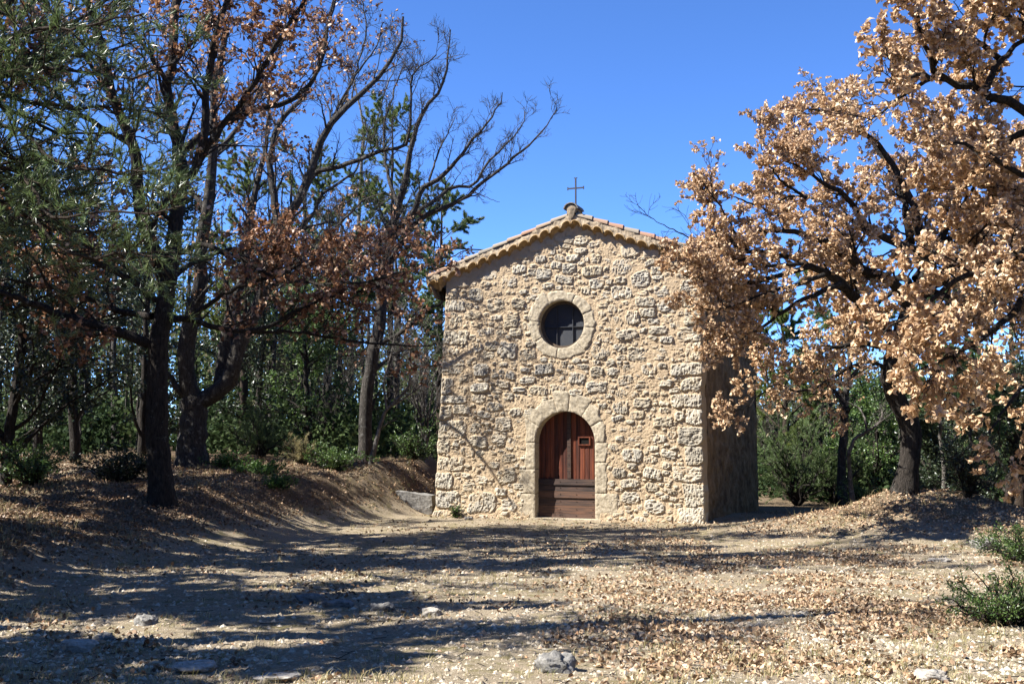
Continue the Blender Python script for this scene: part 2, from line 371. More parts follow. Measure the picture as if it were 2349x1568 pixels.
plain_wall('side_wall', lb, la, ZE + .2, 6, PLASTER, -E_)
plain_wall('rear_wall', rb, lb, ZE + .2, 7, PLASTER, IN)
def rear_gable():
    A = W3([.1, WID, APU], -LEN + .01, [ZE + .15, ZE + .15, APZ])
    mkc('rear_gable', np.concatenate([A, A + IN * -.2]), [np.array([[0, 2, 1], [3, 4, 5]]), np.array([[0, 1, 4, 3], [1, 2, 5, 4], [2, 0, 3, 5]])], PLASTER)
rear_gable()

# stone surrounds: warped grid blocks
def block(mb, fu, fz, na, nb, wf, wb, seed, rnd, out=1):
    a = np.linspace(0, 1, na); b = np.linspace(0, 1, nb); Aa, Bb = np.meshgrid(a, b)
    U = fu(Aa, Bb); Z = fz(Aa, Bb)
    ed = np.minimum(np.minimum(Aa, 1 - Aa) * na, np.minimum(Bb, 1 - Bb) * nb)
    w_ = wf + .010 * fbm(U * 20, Z * 20, seed, 4, .65) + .012 * fbm(U * 5, Z * 5, seed + 3, 2) - .010 * np.clip(1 - ed / 1.2, 0, 1) ** 1.5
    q_ = Aa if out > 0 else 1 - Aa; w_ = w_ - .05 * sstep(.9, 1.04, q_ + .35 * fbm(U * 6, Z * 6, seed + 7, 3))
    P = W3(U, w_, Z).reshape(-1, 3); Q = W3(U, np.full_like(U, wb), Z)
    i = np.arange(na * nb).reshape(nb, na)
    mb.add(P - LC, np.stack([i[:-1, :-1], i[:-1, 1:], i[1:, 1:], i[1:, :-1]], -1).reshape(-1, 4), rnd)
    loop = np.concatenate([i[0, :], i[1:, -1], i[-1, -2::-1], i[-2:0:-1, 0]])
    V = np.concatenate([P[loop], Q.reshape(-1, 3)[loop]]) - LC; k = len(loop); j = np.arange(k); j2 = (j + 1) % k
    mb.add(V, np.stack([j, j + k, j2 + k, j2], -1), rnd)
def jamb(mb, u0, u1, z0, z1, seed, wf=.024):
    g = .004
    block(mb, lambda a, b: u0 + (u1 - u0) * a, lambda a, b: z0 + g + (z1 - z0 - 2 * g) * b, max(6, int((u1 - u0) / .018)), max(6, int((z1 - z0) / .018)), wf, -.3, seed, (seed * .37) % 1, 1 if u0 > DU else -1)
def vouss(mb, cu, cz, r0, a0, a1, ra_, rb_, seed, wf=.024):
    """angles in degrees from the right-hand horizontal; outer radius ra_ at a0, rb_ at a1"""
    g = .35
    an = lambda b: np.radians(a0 + g + (a1 - a0 - 2 * g) * b)
    rr = lambda a, b: r0 + (ra_ + (rb_ - ra_) * b - r0) * a
    block(mb, lambda a, b: cu + rr(a, b) * np.cos(an(b)), lambda a, b: cz + rr(a, b) * np.sin(an(b)), max(6, int((ra_ - r0) / .018)), max(6, int((a1 - a0) / 1.8)), wf, -.3, seed, (seed * .37) % 1)
ds = MB()
L_, R_ = DU - DR, DU + DR
for (x, z0, z1, s) in ((.37, -.12, .5, 1), (.34, .5, .98, 2), (.22, .98, 1.5, 3)): jamb(ds, L_ - x, L_, z0, z1, s)
for (x, z0, z1, s) in ((.45, -.12, .53, 4), (.27, .53, 1.12, 5), (.25, 1.12, 1.5, 6)): jamb(ds, R_, R_ + x, z0, z1, s)
vouss(ds, DU, DSP, DR, 180 - 31, 180, .98, .8, 7); vouss(ds, DU, DSP, DR, 105, 149, .95, 1.03, 8)
vouss(ds, DU, DSP, DR, 84, 105, 1.0, 1.04, 9, .026); vouss(ds, DU, DSP, DR, 56, 83, 1.0, .97, 10); vouss(ds, DU, DSP, DR, 30, 56, .93, .98, 11); vouss(ds, DU, DSP, DR, 0, 30, .82, .9, 12)
ds.build('door_surround', DRESSED, chapel, True)
ws = MB()
for k, (a0, a1, r1, r2) in enumerate([(-8, 22, .72, .74), (22, 62, .70, .66), (62, 118, .66, .7), (118, 172, .76, .74), (172, 212, .7, .67), (212, 262, .68, .7), (262, 312, .7, .74), (312, 352, .74, .72)]):
    vouss(ws, OU, OZ, OR, a0, a1, r1, r2, 20 + k, .02)
ws.build('window_surround', DRESSED, chapel, True)

def cbox(mb, u0, u1, w0, w1, z0, z1, rnd=0, m=0):
    mb.box((u0, w0, z0), (u1, w1, z1), rnd, m, lambda V: W3(V[:, 0], V[:, 1], V[:, 2]) - LC)
# doorstep
sb = MB(); cbox(sb, DU - .72, DU - .12, -.2, .13, -.1, .035, .3); cbox(sb, DU - .112, DU + .75, -.2, .12, -.1, .03, .6)
sb.build('doorstep', DRESSED, chapel)

# door: arched upper leaves of vertical boards, lower horizontal boards
def wood(name, stops, sx, sz):
    m, t, n, l, b = nodes(name); mp = N(n, 'ShaderNodeMapping'); mp.inputs['Scale'].default_value = (sx, sx, sz); l.new(geo(n), mp.inputs[0])
    f = noise(n, l, mp.outputs[0], 1, 6, .65)
    ad = n.new('ShaderNodeMath'); ad.operation = 'MULTIPLY_ADD'; l.new(attr(n, 'rnd'), ad.inputs[0]); ad.inputs[1].default_value = .3; l.new(f, ad.inputs[2])
    l.new(ramp(n, l, ad.outputs[0], stops), b.inputs['Base Color']); b.inputs['Roughness'].default_value = .6; b.inputs['Specular IOR Level'].default_value = .25
    bump(n, l, b, f, .35, .01); return m
WOOD_R = wood('red_brown_wood', [(.35, (.018, .008, .006)), (.55, (.066, .02, .011)), (.75, (.135, .036, .016)), (.95, (.2, .06, .025))], 26, 1.6)
WOOD_G = wood('weathered_wood', [(.35, (.018, .014, .013)), (.55, (.052, .033, .025)), (.75, (.105, .055, .033)), (.95, (.15, .075, .042))], 2.5, 34)
WD = -.24
door = bpy.data.objects.new('door', None); COL.objects.link(door); door.parent = chapel
def leaf(u0, u1, seed):
    mb = MB(); rng = random.Random(seed); u = u0; ZL = .76
    while u < u1 - .01:
        wdt = min(rng.uniform(.075, .11), u1 - u)
        if u1 - u - wdt < .04: wdt = u1 - u
        rn = rng.random(); g = .004
        uu = np.linspace(u + g, u + wdt - g, 5); top = DSP + np.sqrt(np.maximum((DR + .05) ** 2 - (uu - DU) ** 2, 0.01))
        w_ = WD - np.array([.006, 0, 0, 0, .006])
        V = np.concatenate([W3(uu, w_, np.full(5, ZL)), W3(uu, w_, top)]) - LC
        mb.add(V, [(i, i + 1, i + 6, i + 5) for i in range(4)], rn); u += wdt
    cbox(mb, u0, u1, WD - .05, WD - .012, .83, DSP + DR, .0)
    mb.build('upper_leaf', WOOD_R, door)
leaf(DU - DR - .05, DU + .045, 1); leaf(DU + .05, DU + DR + .05, 2)
mb = MB(); cbox(mb, DU - .02, DU + .055, WD - .01, WD + .03, .80, 2.1, .15)
for z in np.arange(.9, 2.0, .17): cbox(mb, DU + .005, DU + .02, WD + .03, WD + .036, z, z + .014, 0)
mb.build('cover_strip', WOOD_G, door)
mb = MB(); zb = DZ0
for k, h in enumerate((.09, .15, .15, .13, .12, .12)):
    wk = WD + .035 + .012 * (k % 2) if k else WD + .07
    V = np.array([(DU - DR - .04, wk + .008, zb), (DU + DR + .04, wk + .008, zb), (DU + DR + .04, wk - .004, zb + h - .004), (DU - DR - .04, wk - .004, zb + h - .004)])
    V = np.concatenate([V, V + [0, -.05, 0]]); mb.add(W3(V[:, 0], V[:, 1], V[:, 2]) - LC, [(0, 1, 2, 3), (3, 2, 6, 7), (0, 4, 5, 1), (0, 3, 7, 4), (1, 5, 6, 2)], [.5, .7, .2, .6, .1, .0][k]); zb += h
    for uu in np.linspace(DU - .5, DU + .5, 4): cbox(mb, uu, uu + .012, wk - .01, wk + .012, zb - h * .5, zb - h * .5 + .012, 0)
mb.build('lower_panel', WOOD_G, door)
mb = MB()
PU, PZ = DU + .33, 1.52
for (a, b_, c_, d_) in ((-.125, .125, -.075, -.05), (-.125, .125, .075, .1), (-.125, -.1, -.05, .075), (.1, .125, -.05, .075)): cbox(mb, PU + a, PU + b_, WD - .01, WD + .03, PZ + c_, PZ + d_, .6)
pf = mb.build('peephole_frame', WOOD_R, door)
DARK = flat_mat('dark_opening', [(0, (.008, .007, .006)), (1, (.014, .012, .01))], 5, .9, 0, .1)
mb = MB(); cbox(mb, PU - .1, PU + .1, WD - .03, WD + .006, PZ - .05, PZ + .075); mb.build('peephole', DARK, door)

# round window
win = bpy.data.objects.new('round_window', None); COL.objects.link(win); win.parent = chapel
def ringmesh(name, r0, r1, w0, w1, mat):
    k = 64; a = np.linspace(0, 2 * math.pi, k, endpoint=False); c_, s_ = np.cos(a), np.sin(a)
    V = np.concatenate([W3(OU + r * c_, w_, OZ + r * s_) for r, w_ in ((r0, w0), (r0, w1), (r1, w1), (r1, w0))]) - LC
    j = np.arange(k); j2 = (j + 1) % k
    mk(name, V, np.concatenate([np.stack([j + p * k, j2 + p * k, j2 + q * k, j + q * k], -1) for p, q in ((0, 1), (1, 2), (2, 3))]), mat, win, smooth=False)
BARM = flat_mat('window_bar', [(.3, (.022, .024, .03)), (.7, (.05, .053, .062))], 20, .7, .1)
WINM = flat_mat('brown_window_frame', [(.3, (.05, .035, .022)), (.7, (.12, .085, .055))], 20, .6, .2)
ringmesh('window_frame', OR - .055, OR + .02, -.22, -.15, WINM)
m, t, n, l, b = nodes('mesh_covered_glass')
tc = geo(n, True)
wv = []
for rot in (RAD(45), RAD(-45)):
    mp = N(n, 'ShaderNodeMapping'); mp.inputs['Rotation'].default_value = (0, rot, 0); l.new(tc, mp.inputs[0])
    o = N(n, 'ShaderNodeTexWave', Scale=26.0); o.wave_type = 'BANDS'; o.bands_direction = 'X'; l.new(mp.outputs[0], o.inputs['Vector']); wv.append(o.outputs['Fac'])
mx = n.new('ShaderNodeMath'); mx.operation = 'MULTIPLY'; l.new(wv[0], mx.inputs[0]); l.new(wv[1], mx.inputs[1])
nz_ = noise(n, l, tc, 5, 4, .6)
c1 = ramp(n, l, mx.outputs[0], [(.45, (.024, .027, .034)), (.8, (.06, .066, .078))])
l.new(mix(n, l, ramp(n, l, nz_, [(.55, (0, 0, 0)), (.75, (1, 1, 1))]), c1, (.06, .055, .045)), b.inputs['Base Color']); b.inputs['Roughness'].default_value = .5; b.inputs['Specular IOR Level'].default_value = .25
bump(n, l, b, mx.outputs[0], .4, .01)
k = 64; a = np.linspace(0, 2 * math.pi, k, endpoint=False)
po = mk('pane', W3(OU + OR * np.cos(a), -.20, OZ + OR * np.sin(a)) - LC, np.arange(k)[None, :], m, win)
for nm_, q in (('glazing_bar', (-.15, -.138, -OR, OR)), ('glazing_bar', (.18, .192, -OR, OR)), ('glazing_bar', (-OR, OR, -.046, -.034))):
    mb = MB(); hr = math.sqrt(max(OR ** 2 - (q[0] if q[1] - q[0] < .1 else q[2]) ** 2, 0)) - .01
    if q[1] - q[0] < .1: cbox(mb, OU + q[0], OU + q[1], -.195, -.165, OZ - hr, OZ + hr)
    else: cbox(mb, OU - hr, OU + hr, -.195, -.168, OZ + q[2], OZ + q[3])
    mb.build(nm_, BARM, win)

# roof
EU = .30                                          # side overhang
def roof():
    mb = MB(); up = .16
    for sgn in (-1, 1):
        U1 = -.17 if sgn < 0 else WID + .2
        ws_ = np.arange(-LEN - .1, .02, .02); s = np.linspace(0, 1, 40)
        S, Wd = np.meshgrid(s, ws_)
        Uv = APU + (U1 - APU) * S; step = (S * 9 % 1)
        Zv = APZ + up - SL * np.abs(Uv - APU) + .045 * np.abs(np.sin(Wd / .22 * math.pi)) + .018 * step
        P = W3(Uv, Wd, Zv) - LC; ny, nx = S.shape; i = np.arange(ny * nx).reshape(ny, nx)
        rn = hsh(np.floor(S * 9), np.floor(Wd / .22), 3)
        F = np.stack([i[:-1, :-1], i[:-1, 1:], i[1:, 1:], i[1:, :-1]], -1).reshape(-1, 4)
        mb.add(P.reshape(-1, 3), F if sgn > 0 else F[:, ::-1], rn.ravel())
        # slab underneath
        V = np.array([(APU, -LEN - .1, 0), (U1, -LEN - .1, 0), (U1, .0, 0), (APU, .0, 0)], float)
        Za = APZ + up - .005 - SL * np.abs(V[:, 0] - APU)
        T = W3(V[:, 0], V[:, 1], Za) - LC; Bt = T - [0, 0, .1]
        mb.add(np.concatenate([T, Bt]), [(4, 5, 6, 7), (1, 2, 6, 5), (2, 3, 7, 6), (0, 1, 5, 4)], .4)
    ro = mb.build('roof', TERRA, chapel, True)
    # ridge caps
    mb = MB()
    for k, w0 in enumerate(np.arange(-LEN, 0, .36)):
        a = np.linspace(-.1 * math.pi, 1.1 * math.pi, 9); r = .11
        V = np.concatenate([W3(APU + (r + .008 * q) * np.cos(a), w_, APZ + up + .02 + (r + .008 * q) * np.sin(a)) for q, w_ in ((0, w0), (1, w0 + .4))]) - LC
        mb.add(V, [(i, i + 1, i + 10, i + 9) for i in range(8)], (k * .37) % 1)
    mb.build('ridge_tile', TERRA, chapel, True)
roof()

def verge(sgn):
    rng = np.random.default_rng(3 + sgn); U1 = -.17 if sgn < 0 else WID + .2
    Ls = abs(U1 - APU); per = .222; wF = .125
    s = np.arange(.0, Ls, .01); Uc = APU + sgn * s
    ph = ((s + (.0 if sgn < 0 else .0)) % per) / per - .5
    kk = np.floor(s / per)
    arch = np.where(np.abs(ph) < .40, np.sqrt(np.maximum(1 - (ph / .40) ** 2, 0)), 0) * .075 * (.85 + .3 * hsh(kk, kk * 0, 4))
    zt = APZ + .165 - SL * np.abs(Uc - APU); zb = APZ - .035 - SL * np.abs(Uc - APU) + arch + .012 * fbm(s * 9, s * 0, 5, 2)
    zt = zt + .012 * fbm(s * 4, s * 0 + 3, 6, 3)
    mb = MB()
    # mortar face
    rows = 6; t = np.linspace(0, 1, rows)[:, None]
    Zr = zb + (zt - zb) * t; Ur = np.broadcast_to(Uc, Zr.shape)
    wr = wF + .035 * fbm(Ur * 8, Zr * 14, 12, 4, .6) - .035 * t
    P = W3(Ur, wr, Zr); i = np.arange(P.shape[0] * P.shape[1]).reshape(P.shape[:2])
    F = np.stack([i[:-1, :-1], i[:-1, 1:], i[1:, 1:], i[1:, :-1]], -1).reshape(-1, 4)
    mb.add(P.reshape(-1, 3) - LC, F if sgn > 0 else F[:, ::-1], 0)
    # soffit (concave tile undersides) sloping back to the wall
    B = np.stack([W3(Uc, wr[0] - .004, zb), W3(Uc, np.full_like(Uc, .03), zb - .0 - .02 * (arch > 0)), W3(Uc, np.full_like(Uc, -.04), zb - .16)], 0)
    i = np.arange(B.shape[0] * B.shape[1]).reshape(B.shape[:2])
    F = np.stack([i[:-1, :-1], i[1:, :-1], i[1:, 1:], i[:-1, 1:]], -1).reshape(-1, 4)
    mb.add(B.reshape(-1, 3) - LC, F if sgn > 0 else F[:, ::-1], 0, 1)
    T = np.stack([W3(Uc, wr[-1], zt), W3(Uc, np.full_like(Uc, -.3), zt)], 0); i = np.arange(T.shape[0] * T.shape[1]).reshape(T.shape[:2])
    F = np.stack([i[:-1, :-1], i[:-1, 1:], i[1:, 1:], i[1:, :-1]], -1).reshape(-1, 4); mb.add(T.reshape(-1, 3) - LC, F, 0)
    # half-round tile lips
    for k in range(int(Ls / per)):
        sc = (k + .5) * per; cu = APU + sgn * sc; cz = APZ - .035 - SL * sc
        hh = .075 * (.85 + .3 * float(hsh(np.array([k]), np.array([0]), 4)[0])); a = np.linspace(0, math.pi, 11); lip = wF + rng.uniform(.0, .03)
        o = []
        for (g, w_) in ((0, .0), (0, lip), (.016, lip), (.016, .0)):
            du = (per * .40 + g) * np.cos(a); o.append(W3(cu + du, w_, cz - SL * sgn * du + (hh + g) * np.sin(a)))
        V = np.concatenate(o) - LC
        mb.add(V, [(i + p * 11, i + 1 + p * 11, i + 1 + q * 11, i + q * 11) for p, q in ((0, 1), (1, 2), (2, 3)) for i in range(10)], 0, 1)
    v = mb.build('verge', [MORTAR, OCHRE], chapel, True)
    # sloping cover tiles along the verge, lapping down the slope
    mb = MB(); s0 = .12; k = 0
    while s0 < Ls - .02:
        ln = min(.31, Ls - s0 + .02); r0, r1 = .058, .076
        a = np.linspace(-.05 * math.pi, 1.05 * math.pi, 10); wc = .03; o = []
        for (ss, r, dz) in ((s0 - .03, r0, .008), (s0 + ln, r1, .024)):
            o.append(W3(APU + sgn * ss + 0 * a, wc + 1.15 * r * np.cos(a), APZ + .155 - SL * ss + dz + r * np.sin(a)))
        o.append(o[1] * 1.0); V = np.concatenate(o) - LC
        inn = W3(APU + sgn * (s0 + ln) + 0 * a, wc + 1.15 * (r1 - .016) * np.cos(a), APZ + .155 - SL * (s0 + ln) + .024 + (r1 - .016) * np.sin(a)) - LC
        V = np.concatenate([V, inn]); F = [(i, i + 1, i + 11, i + 10) for i in range(9)] + [(i + 20, i + 21, i + 31, i + 30) for i in range(9)]
        mb.add(V, F, rng.random()); s0 += ln; k += 1
    mb.build('verge_tile', TERRA, chapel, True)
verge(-1); verge(1)
def eave(sgn):
    Ux = .02 if sgn < 0 else WID - .02; s = np.arange(0, LEN, .011); per = .22; ph = (s % per) / per - .5
    arch = np.sqrt(np.maximum(1 - (ph / .42) ** 2, 0)) * .07
    zb = ZE + .02 + arch; zt = np.full_like(s, ZE + .30); ov = .22
    mb = MB(); W_ = .12 - s
    o = [W3(Ux + sgn * (ov), W_, zt), W3(Ux + sgn * (ov - .02), W_, zb), W3(Ux + sgn * .08, W_, zb - .1), W3(Ux + sgn * 0, W_, zb * 0 + ZE - .28)]
    P = np.stack(o, 0); i = np.arange(P.shape[0] * P.shape[1]).reshape(P.shape[:2])
    F = np.stack([i[:-1, :-1], i[:-1, 1:], i[1:, 1:], i[1:, :-1]], -1).reshape(-1, 4)
    mb.add(P.reshape(-1, 3) - LC, F if sgn < 0 else F[:, ::-1], 0)
    Fc = [np.array([0, 1, 2, 3])]; V = np.stack([q[0] for q in o]) - LC
    V = np.concatenate([V, [W3(Ux - sgn * .3, .12, ZE - .28) - LC, W3(Ux - sgn * .3, .12, ZE + .3 + SL * .5) - LC]]); V[:, :] += 0
    mb.add(V, [(0, 1, 2, 3)], 0)
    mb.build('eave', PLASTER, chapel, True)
eave(-1); eave(1)
# ridge end knob and cross
def ridge_end():
    mb = MB(); a = np.linspace(-.25 * math.pi, 1.25 * math.pi, 15); cz = APZ + .25; o = []
    for (r, w_, g) in ((.1, .13, 0), (.11, .0, 0), (.11, -.3, 0)):
        o.append(W3(APU + r * np.cos(a) * (1 + .1 * np.sin(a * 5)), w_, cz + r * np.sin(a)))
    V = np.concatenate(o) - LC
    mb.add(V, [(i + p * 15, i + 1 + p * 15, i + 16 + p * 15, i + 15 + p * 15) for p in (0, 1) for i in range(14)], 0)
    # front face, tapering to a point below
    f = np.concatenate([W3(APU + .1 * np.cos(a) * (1 + .1 * np.sin(a * 5)), .13, cz + .1 * np.sin(a)), W3([APU - .05, APU, APU + .05], .13, [cz - .15, cz - .2, cz - .15])]) - LC
    f = np.concatenate([f, [W3(APU, .15, cz - .02) - LC]]); kk = len(f) - 1
    mb.add(f, [(i, (i + 1) % kk, kk) for i in range(kk)], 0)
    # grey half tile over it
    b_ = np.linspace(.02 * math.pi, .98 * math.pi, 11); q = []
    for (r, w_) in ((.118, -.3), (.118, .16), (.136, .16), (.136, -.3)): q.append(W3(APU + 1.12 * r * np.cos(b_), w_, cz + .0 + r * np.sin(b_)))
    mb.add(np.concatenate(q) - LC, [(i + p * 11, i + 1 + p * 11, i + 12 + p * 11, i + 11 + p * 11) for p in (0, 1, 2) for i in range(10)], 0, 1)
    mb.build('ridge_end', [MORTAR, STONE_G], chapel, False)
    mb = MB(); cu, wc = APU + .055, -.03; h = .014
    z0, z1, za = APZ + .3, 6.74, 6.54
    cbox(mb, cu - h, cu + h, wc - h, wc + h, z0, z1); cbox(mb, cu - .165, cu - h, wc - h * .9, wc + h * .9, za - h, za + h); cbox(mb, cu + h, cu + .165, wc - h * .9, wc + h * .9, za - h, za + h)
    for s in (-1, 1):
        x = cu + s * .165; cbox(mb, x - .008, x + .008, wc - .012, wc + .012, za - .032, za + .032)
        cbox(mb, cu + s * .006 - .0, cu + s * .034, wc - .011, wc + .011, z1, z1 + .014)
    mb.build('cross', IRON, chapel)
ridge_end()
# stone seat block left of the facade
def bench():
    c = hit(951, 1168); rng = np.random.default_rng(5)
    nx, ny, nz = 26, 12, 12; L, D, H = .78, .42, .34
    V = []; F = []; mb = MB()
    def face(o, a, b_, na, nb):
        s, t_ = np.meshgrid(np.linspace(0, 1, na), np.linspace(0, 1, nb)); P = o + s[..., None] * a + t_[..., None] * b_
        i = np.arange(na * nb).reshape(nb, na); mb.add(P.reshape(-1, 3), np.stack([i[:-1, :-1], i[:-1, 1:], i[1:, 1:], i[1:, :-1]], -1).reshape(-1, 4), .4)
    o = np.array([-L / 2, -D / 2, -.1]); X, Y, Z = np.array([L, 0, 0]), np.array([0, D, 0]), np.array([0, 0, H + .1])
    face(o, X, Z, nx, nz); face(o + Z, X, Y, nx, ny); face(o + X, Y, Z, ny, nz); face(o + Y, -Y, Z, ny, nz); face(o + Y + X, -X, Z, nx, nz)
    for q in range(len(mb.V)):
        v = mb.V[q]; s = fbm(v[:, 0] * 4 + v[:, 1] * 3, v[:, 2] * 4 + v[:, 1], 15, 4)
        v[:] = v * (1 + .10 * s[:, None]); v[:, 2] += -.1 * np.clip(v[:, 0] / L, -1, 1) * (v[:, 2] > .1)
    ob = mb.build('stone_bench', STONE_G, None, True, c + np.array([0, .2, 0]))
    ob.rotation_euler = (0, 0, RAD(-8))
    tag(ob, 'low rough grey stone block lying against the left foot of the chapel wall', 'stone block')
bench()
#---CHAPEL END---
#---TREES START---
# ------------------------------------------------------------------ trees: machinery
def catmull(P, n, rng=None, jit=0.):
    P = np.asarray(P, float)
    if len(P) == 2: P = np.stack([P[0], P[0] * .67 + P[1] * .33, P[0] * .33 + P[1] * .67, P[1]])
    d = np.concatenate([[0], np.cumsum(np.linalg.norm(np.diff(P, axis=0), axis=1))]); d /= d[-1]
    Q = np.concatenate([[2 * P[0] - P[1]], P, [2 * P[-1] - P[-2]]]); t = np.linspace(0, 1, n)
    i = np.clip(np.searchsorted(d, t, 'right') - 1, 0, len(P) - 2); f = ((t - d[i]) / np.maximum(d[i + 1] - d[i], 1e-9))[:, None]
    p0, p1, p2, p3 = Q[i], Q[i + 1], Q[i + 2], Q[i + 3]
    R = .5 * (2 * p1 + (p2 - p0) * f + (2 * p0 - 5 * p1 + 4 * p2 - p3) * f ** 2 + (3 * p1 - p0 - 3 * p2 + p3) * f ** 3)
    if jit and rng is not None:
        w_ = np.linspace(0, 1, n)[:, None]; k = rng.normal(0, 1, (n, 3)); R = R + jit * k * np.minimum(w_ * 4, 1)
    return R
def tubes(P, R, sides, lump=0, seed=0):
    k, n, _ = P.shape
    T = nrm(np.gradient(P, axis=1)); md = np.abs(nrm(P[:, -1] - P[:, 0]))
    ref = np.eye(3)[np.argmin(md, 1)][:, None, :] + 0 * T
    A = nrm(np.cross(T, ref)); B = np.cross(T, A)
    a = np.linspace(0, 2 * math.pi, sides, endpoint=False)
    rr = R[:, :, None]
    if lump:
        rr = rr * (1 + lump * vnoise(np.arange(n)[None, :, None] * .9 + np.arange(k)[:, None, None] * 7.1, a[None, None, :] * 1.3, seed))
    V = P[:, :, None] + rr[..., None] * (A[:, :, None] * np.cos(a)[:, None] + B[:, :, None] * np.sin(a)[:, None])
    i = np.arange(k * n * sides).reshape(k, n, sides); j = np.roll(i, -1, 2)
    F = np.stack([i[:, :-1], j[:, :-1], j[:, 1:], i[:, 1:]], -1).reshape(-1, 4)
    return V.reshape(-1, 3), F
def spawn(rng, P, R, cnt, t0, t1, L, ang, up=0, wob=.2, n=6, rf=.5, rend=.002, rmin=.003, curl=0, tp=1.):
    k, m, _ = P.shape
    idx = np.repeat(np.arange(k), cnt); K = len(idx)
    t = (t0 + (t1 - t0) * rng.random(K) ** tp) * (m - 1); i = np.minimum(t.astype(int), m - 2); f = (t - i)[:, None]
    pos = P[idx, i] * (1 - f) + P[idx, i + 1] * f; tan = nrm(P[idx, i + 1] - P[idx, i])
    rr = R[idx, i] * (1 - f[:, 0]) + R[idx, i + 1] * f[:, 0]
    q = rng.normal(0, 1, (K, 3)); q = nrm(q - (q * tan).sum(1, keepdims=True) * tan)
    a = np.radians(rng.uniform(ang[0], ang[1], K))[:, None]; d = nrm(tan * np.cos(a) + q * np.sin(a) + [0, 0, up])
    Ls = rng.uniform(L[0], L[1], K) * (1 - .45 * t / (m - 1)); st = (Ls / (n - 1))[:, None]
    O = [pos]
    for _ in range(n - 1):
        O.append(O[-1] + d * st); d = nrm(d + wob * rng.normal(0, 1, (K, 3)) + [0, 0, curl])
    r0 = np.maximum(rr * rf, rmin); return np.stack(O, 1), r0[:, None] + (rend - r0)[:, None] * np.linspace(0, 1, n) ** .8, idx
LT = np.array([(0, 0, 0), (.26, .24, .08), (.26, -.24, .08), (.7, .36, .02), (.7, -.36, .02), (.98, 0, -.18), (.3, 0, -.02), (.68, 0, -.05)])
LF = np.array([(0, 6, 1), (0, 2, 6), (3, 7, 5), (7, 4, 5)]); LQ = np.array([(1, 6, 7, 3), (6, 2, 4, 7)])
def leaves(mb, rng, pos, d, size, m=1, droop=.3, spread=.9, lo=0., hi=1., flat=0., simple=False):
    K = len(pos)
    if K == 0: return
    X = nrm(d * .6 + spread * rng.normal(0, 1, (K, 3)) * (1, 1, 1 - flat) + [0, 0, -droop])
    q = rng.normal(0, 1, (K, 3)) * (1 - flat) + np.array([0, 0, 1.]) * flat * 2; Z = nrm(q - (q * X).sum(1, keepdims=True) * X); Y = np.cross(Z, X)
    s = (size * rng.uniform(.6, 1.25, K))[:, None, None]; rn = np.clip(lo + (hi - lo) * rng.random(K), 0, 1)
    if simple:
        T = np.array([(0, 0, 0), (.5, .3, .08), (1, 0, -.08), (.5, -.3, .08)]); FF = np.array([(0, 1, 2, 3)])
        V = pos[:, None] + s * (T[:, 0, None] * X[:, None] + T[:, 1, None] * Y[:, None] + T[:, 2, None] * Z[:, None])
        mb.add(V.reshape(-1, 3), (FF[None] + (np.arange(K) * 4)[:, None, None]).reshape(-1, 4), np.repeat(rn, 4), m); return
    cu = rng.uniform(-.5, 3.5, K)[:, None]; wd = rng.uniform(.7, 1.15, K)[:, None]
    V = pos[:, None] + s * (LT[:, 0, None] * X[:, None] + (LT[:, 1] * wd)[..., None] * Y[:, None] + (LT[:, 2] * cu)[..., None] * Z[:, None])
    o = (np.arange(K) * 8)[:, None, None]; rn = np.repeat(rn, 8)
    mb.add(V.reshape(-1, 3), (LF[None] + o).reshape(-1, 3), rn, m); n0 = mb.n - K * 8
    mb.F.setdefault((4, m), []).append((LQ[None] + o).reshape(-1, 4) + n0)
def needles(mb, rng, pos, d, cnt, ln, wd, m=1, spread=.75, lo=0., hi=1., up=.15):
    K = len(pos)
    if K == 0: return
    idx = np.repeat(np.arange(K), cnt); n = len(idx)
    X = nrm(d[idx] + spread * rng.normal(0, 1, (n, 3)) + [0, 0, up]); q = rng.normal(0, 1, (n, 3)); Y = nrm(np.cross(X, q))
    L = (ln * rng.uniform(.7, 1.15, n))[:, None]; p = pos[idx] + nrm(d[idx]) * (rng.uniform(-.5, .4, n)[:, None] * ln)
    V = np.stack([p - Y * wd / 2, p + Y * wd / 2, p + X * L], 1)
    rn = np.repeat(np.clip(lo + (hi - lo) * (rng.random(K)[idx] * .6 + rng.random(n) * .4), 0, 1), 3)
    mb.add(V.reshape(-1, 3), np.arange(n * 3).reshape(-1, 3), rn, m)
def twig_points(rng, P, cnt, t0=.15):
    k, m, _ = P.shape
    idx = np.repeat(np.arange(k), cnt); t = (t0 + (1 - t0) * rng.random(len(idx))) * (m - 1); i = np.minimum(t.astype(int), m - 2); f = (t - i)[:, None]
    return P[idx, i] * (1 - f) + P[idx, i + 1] * f, nrm(P[idx, i + 1] - P[idx, i]), idx
def poisson_round(rng, x):
    x = np.asarray(x, float); return (np.floor(x) + (rng.random(x.shape) < x - np.floor(x))).astype(int)

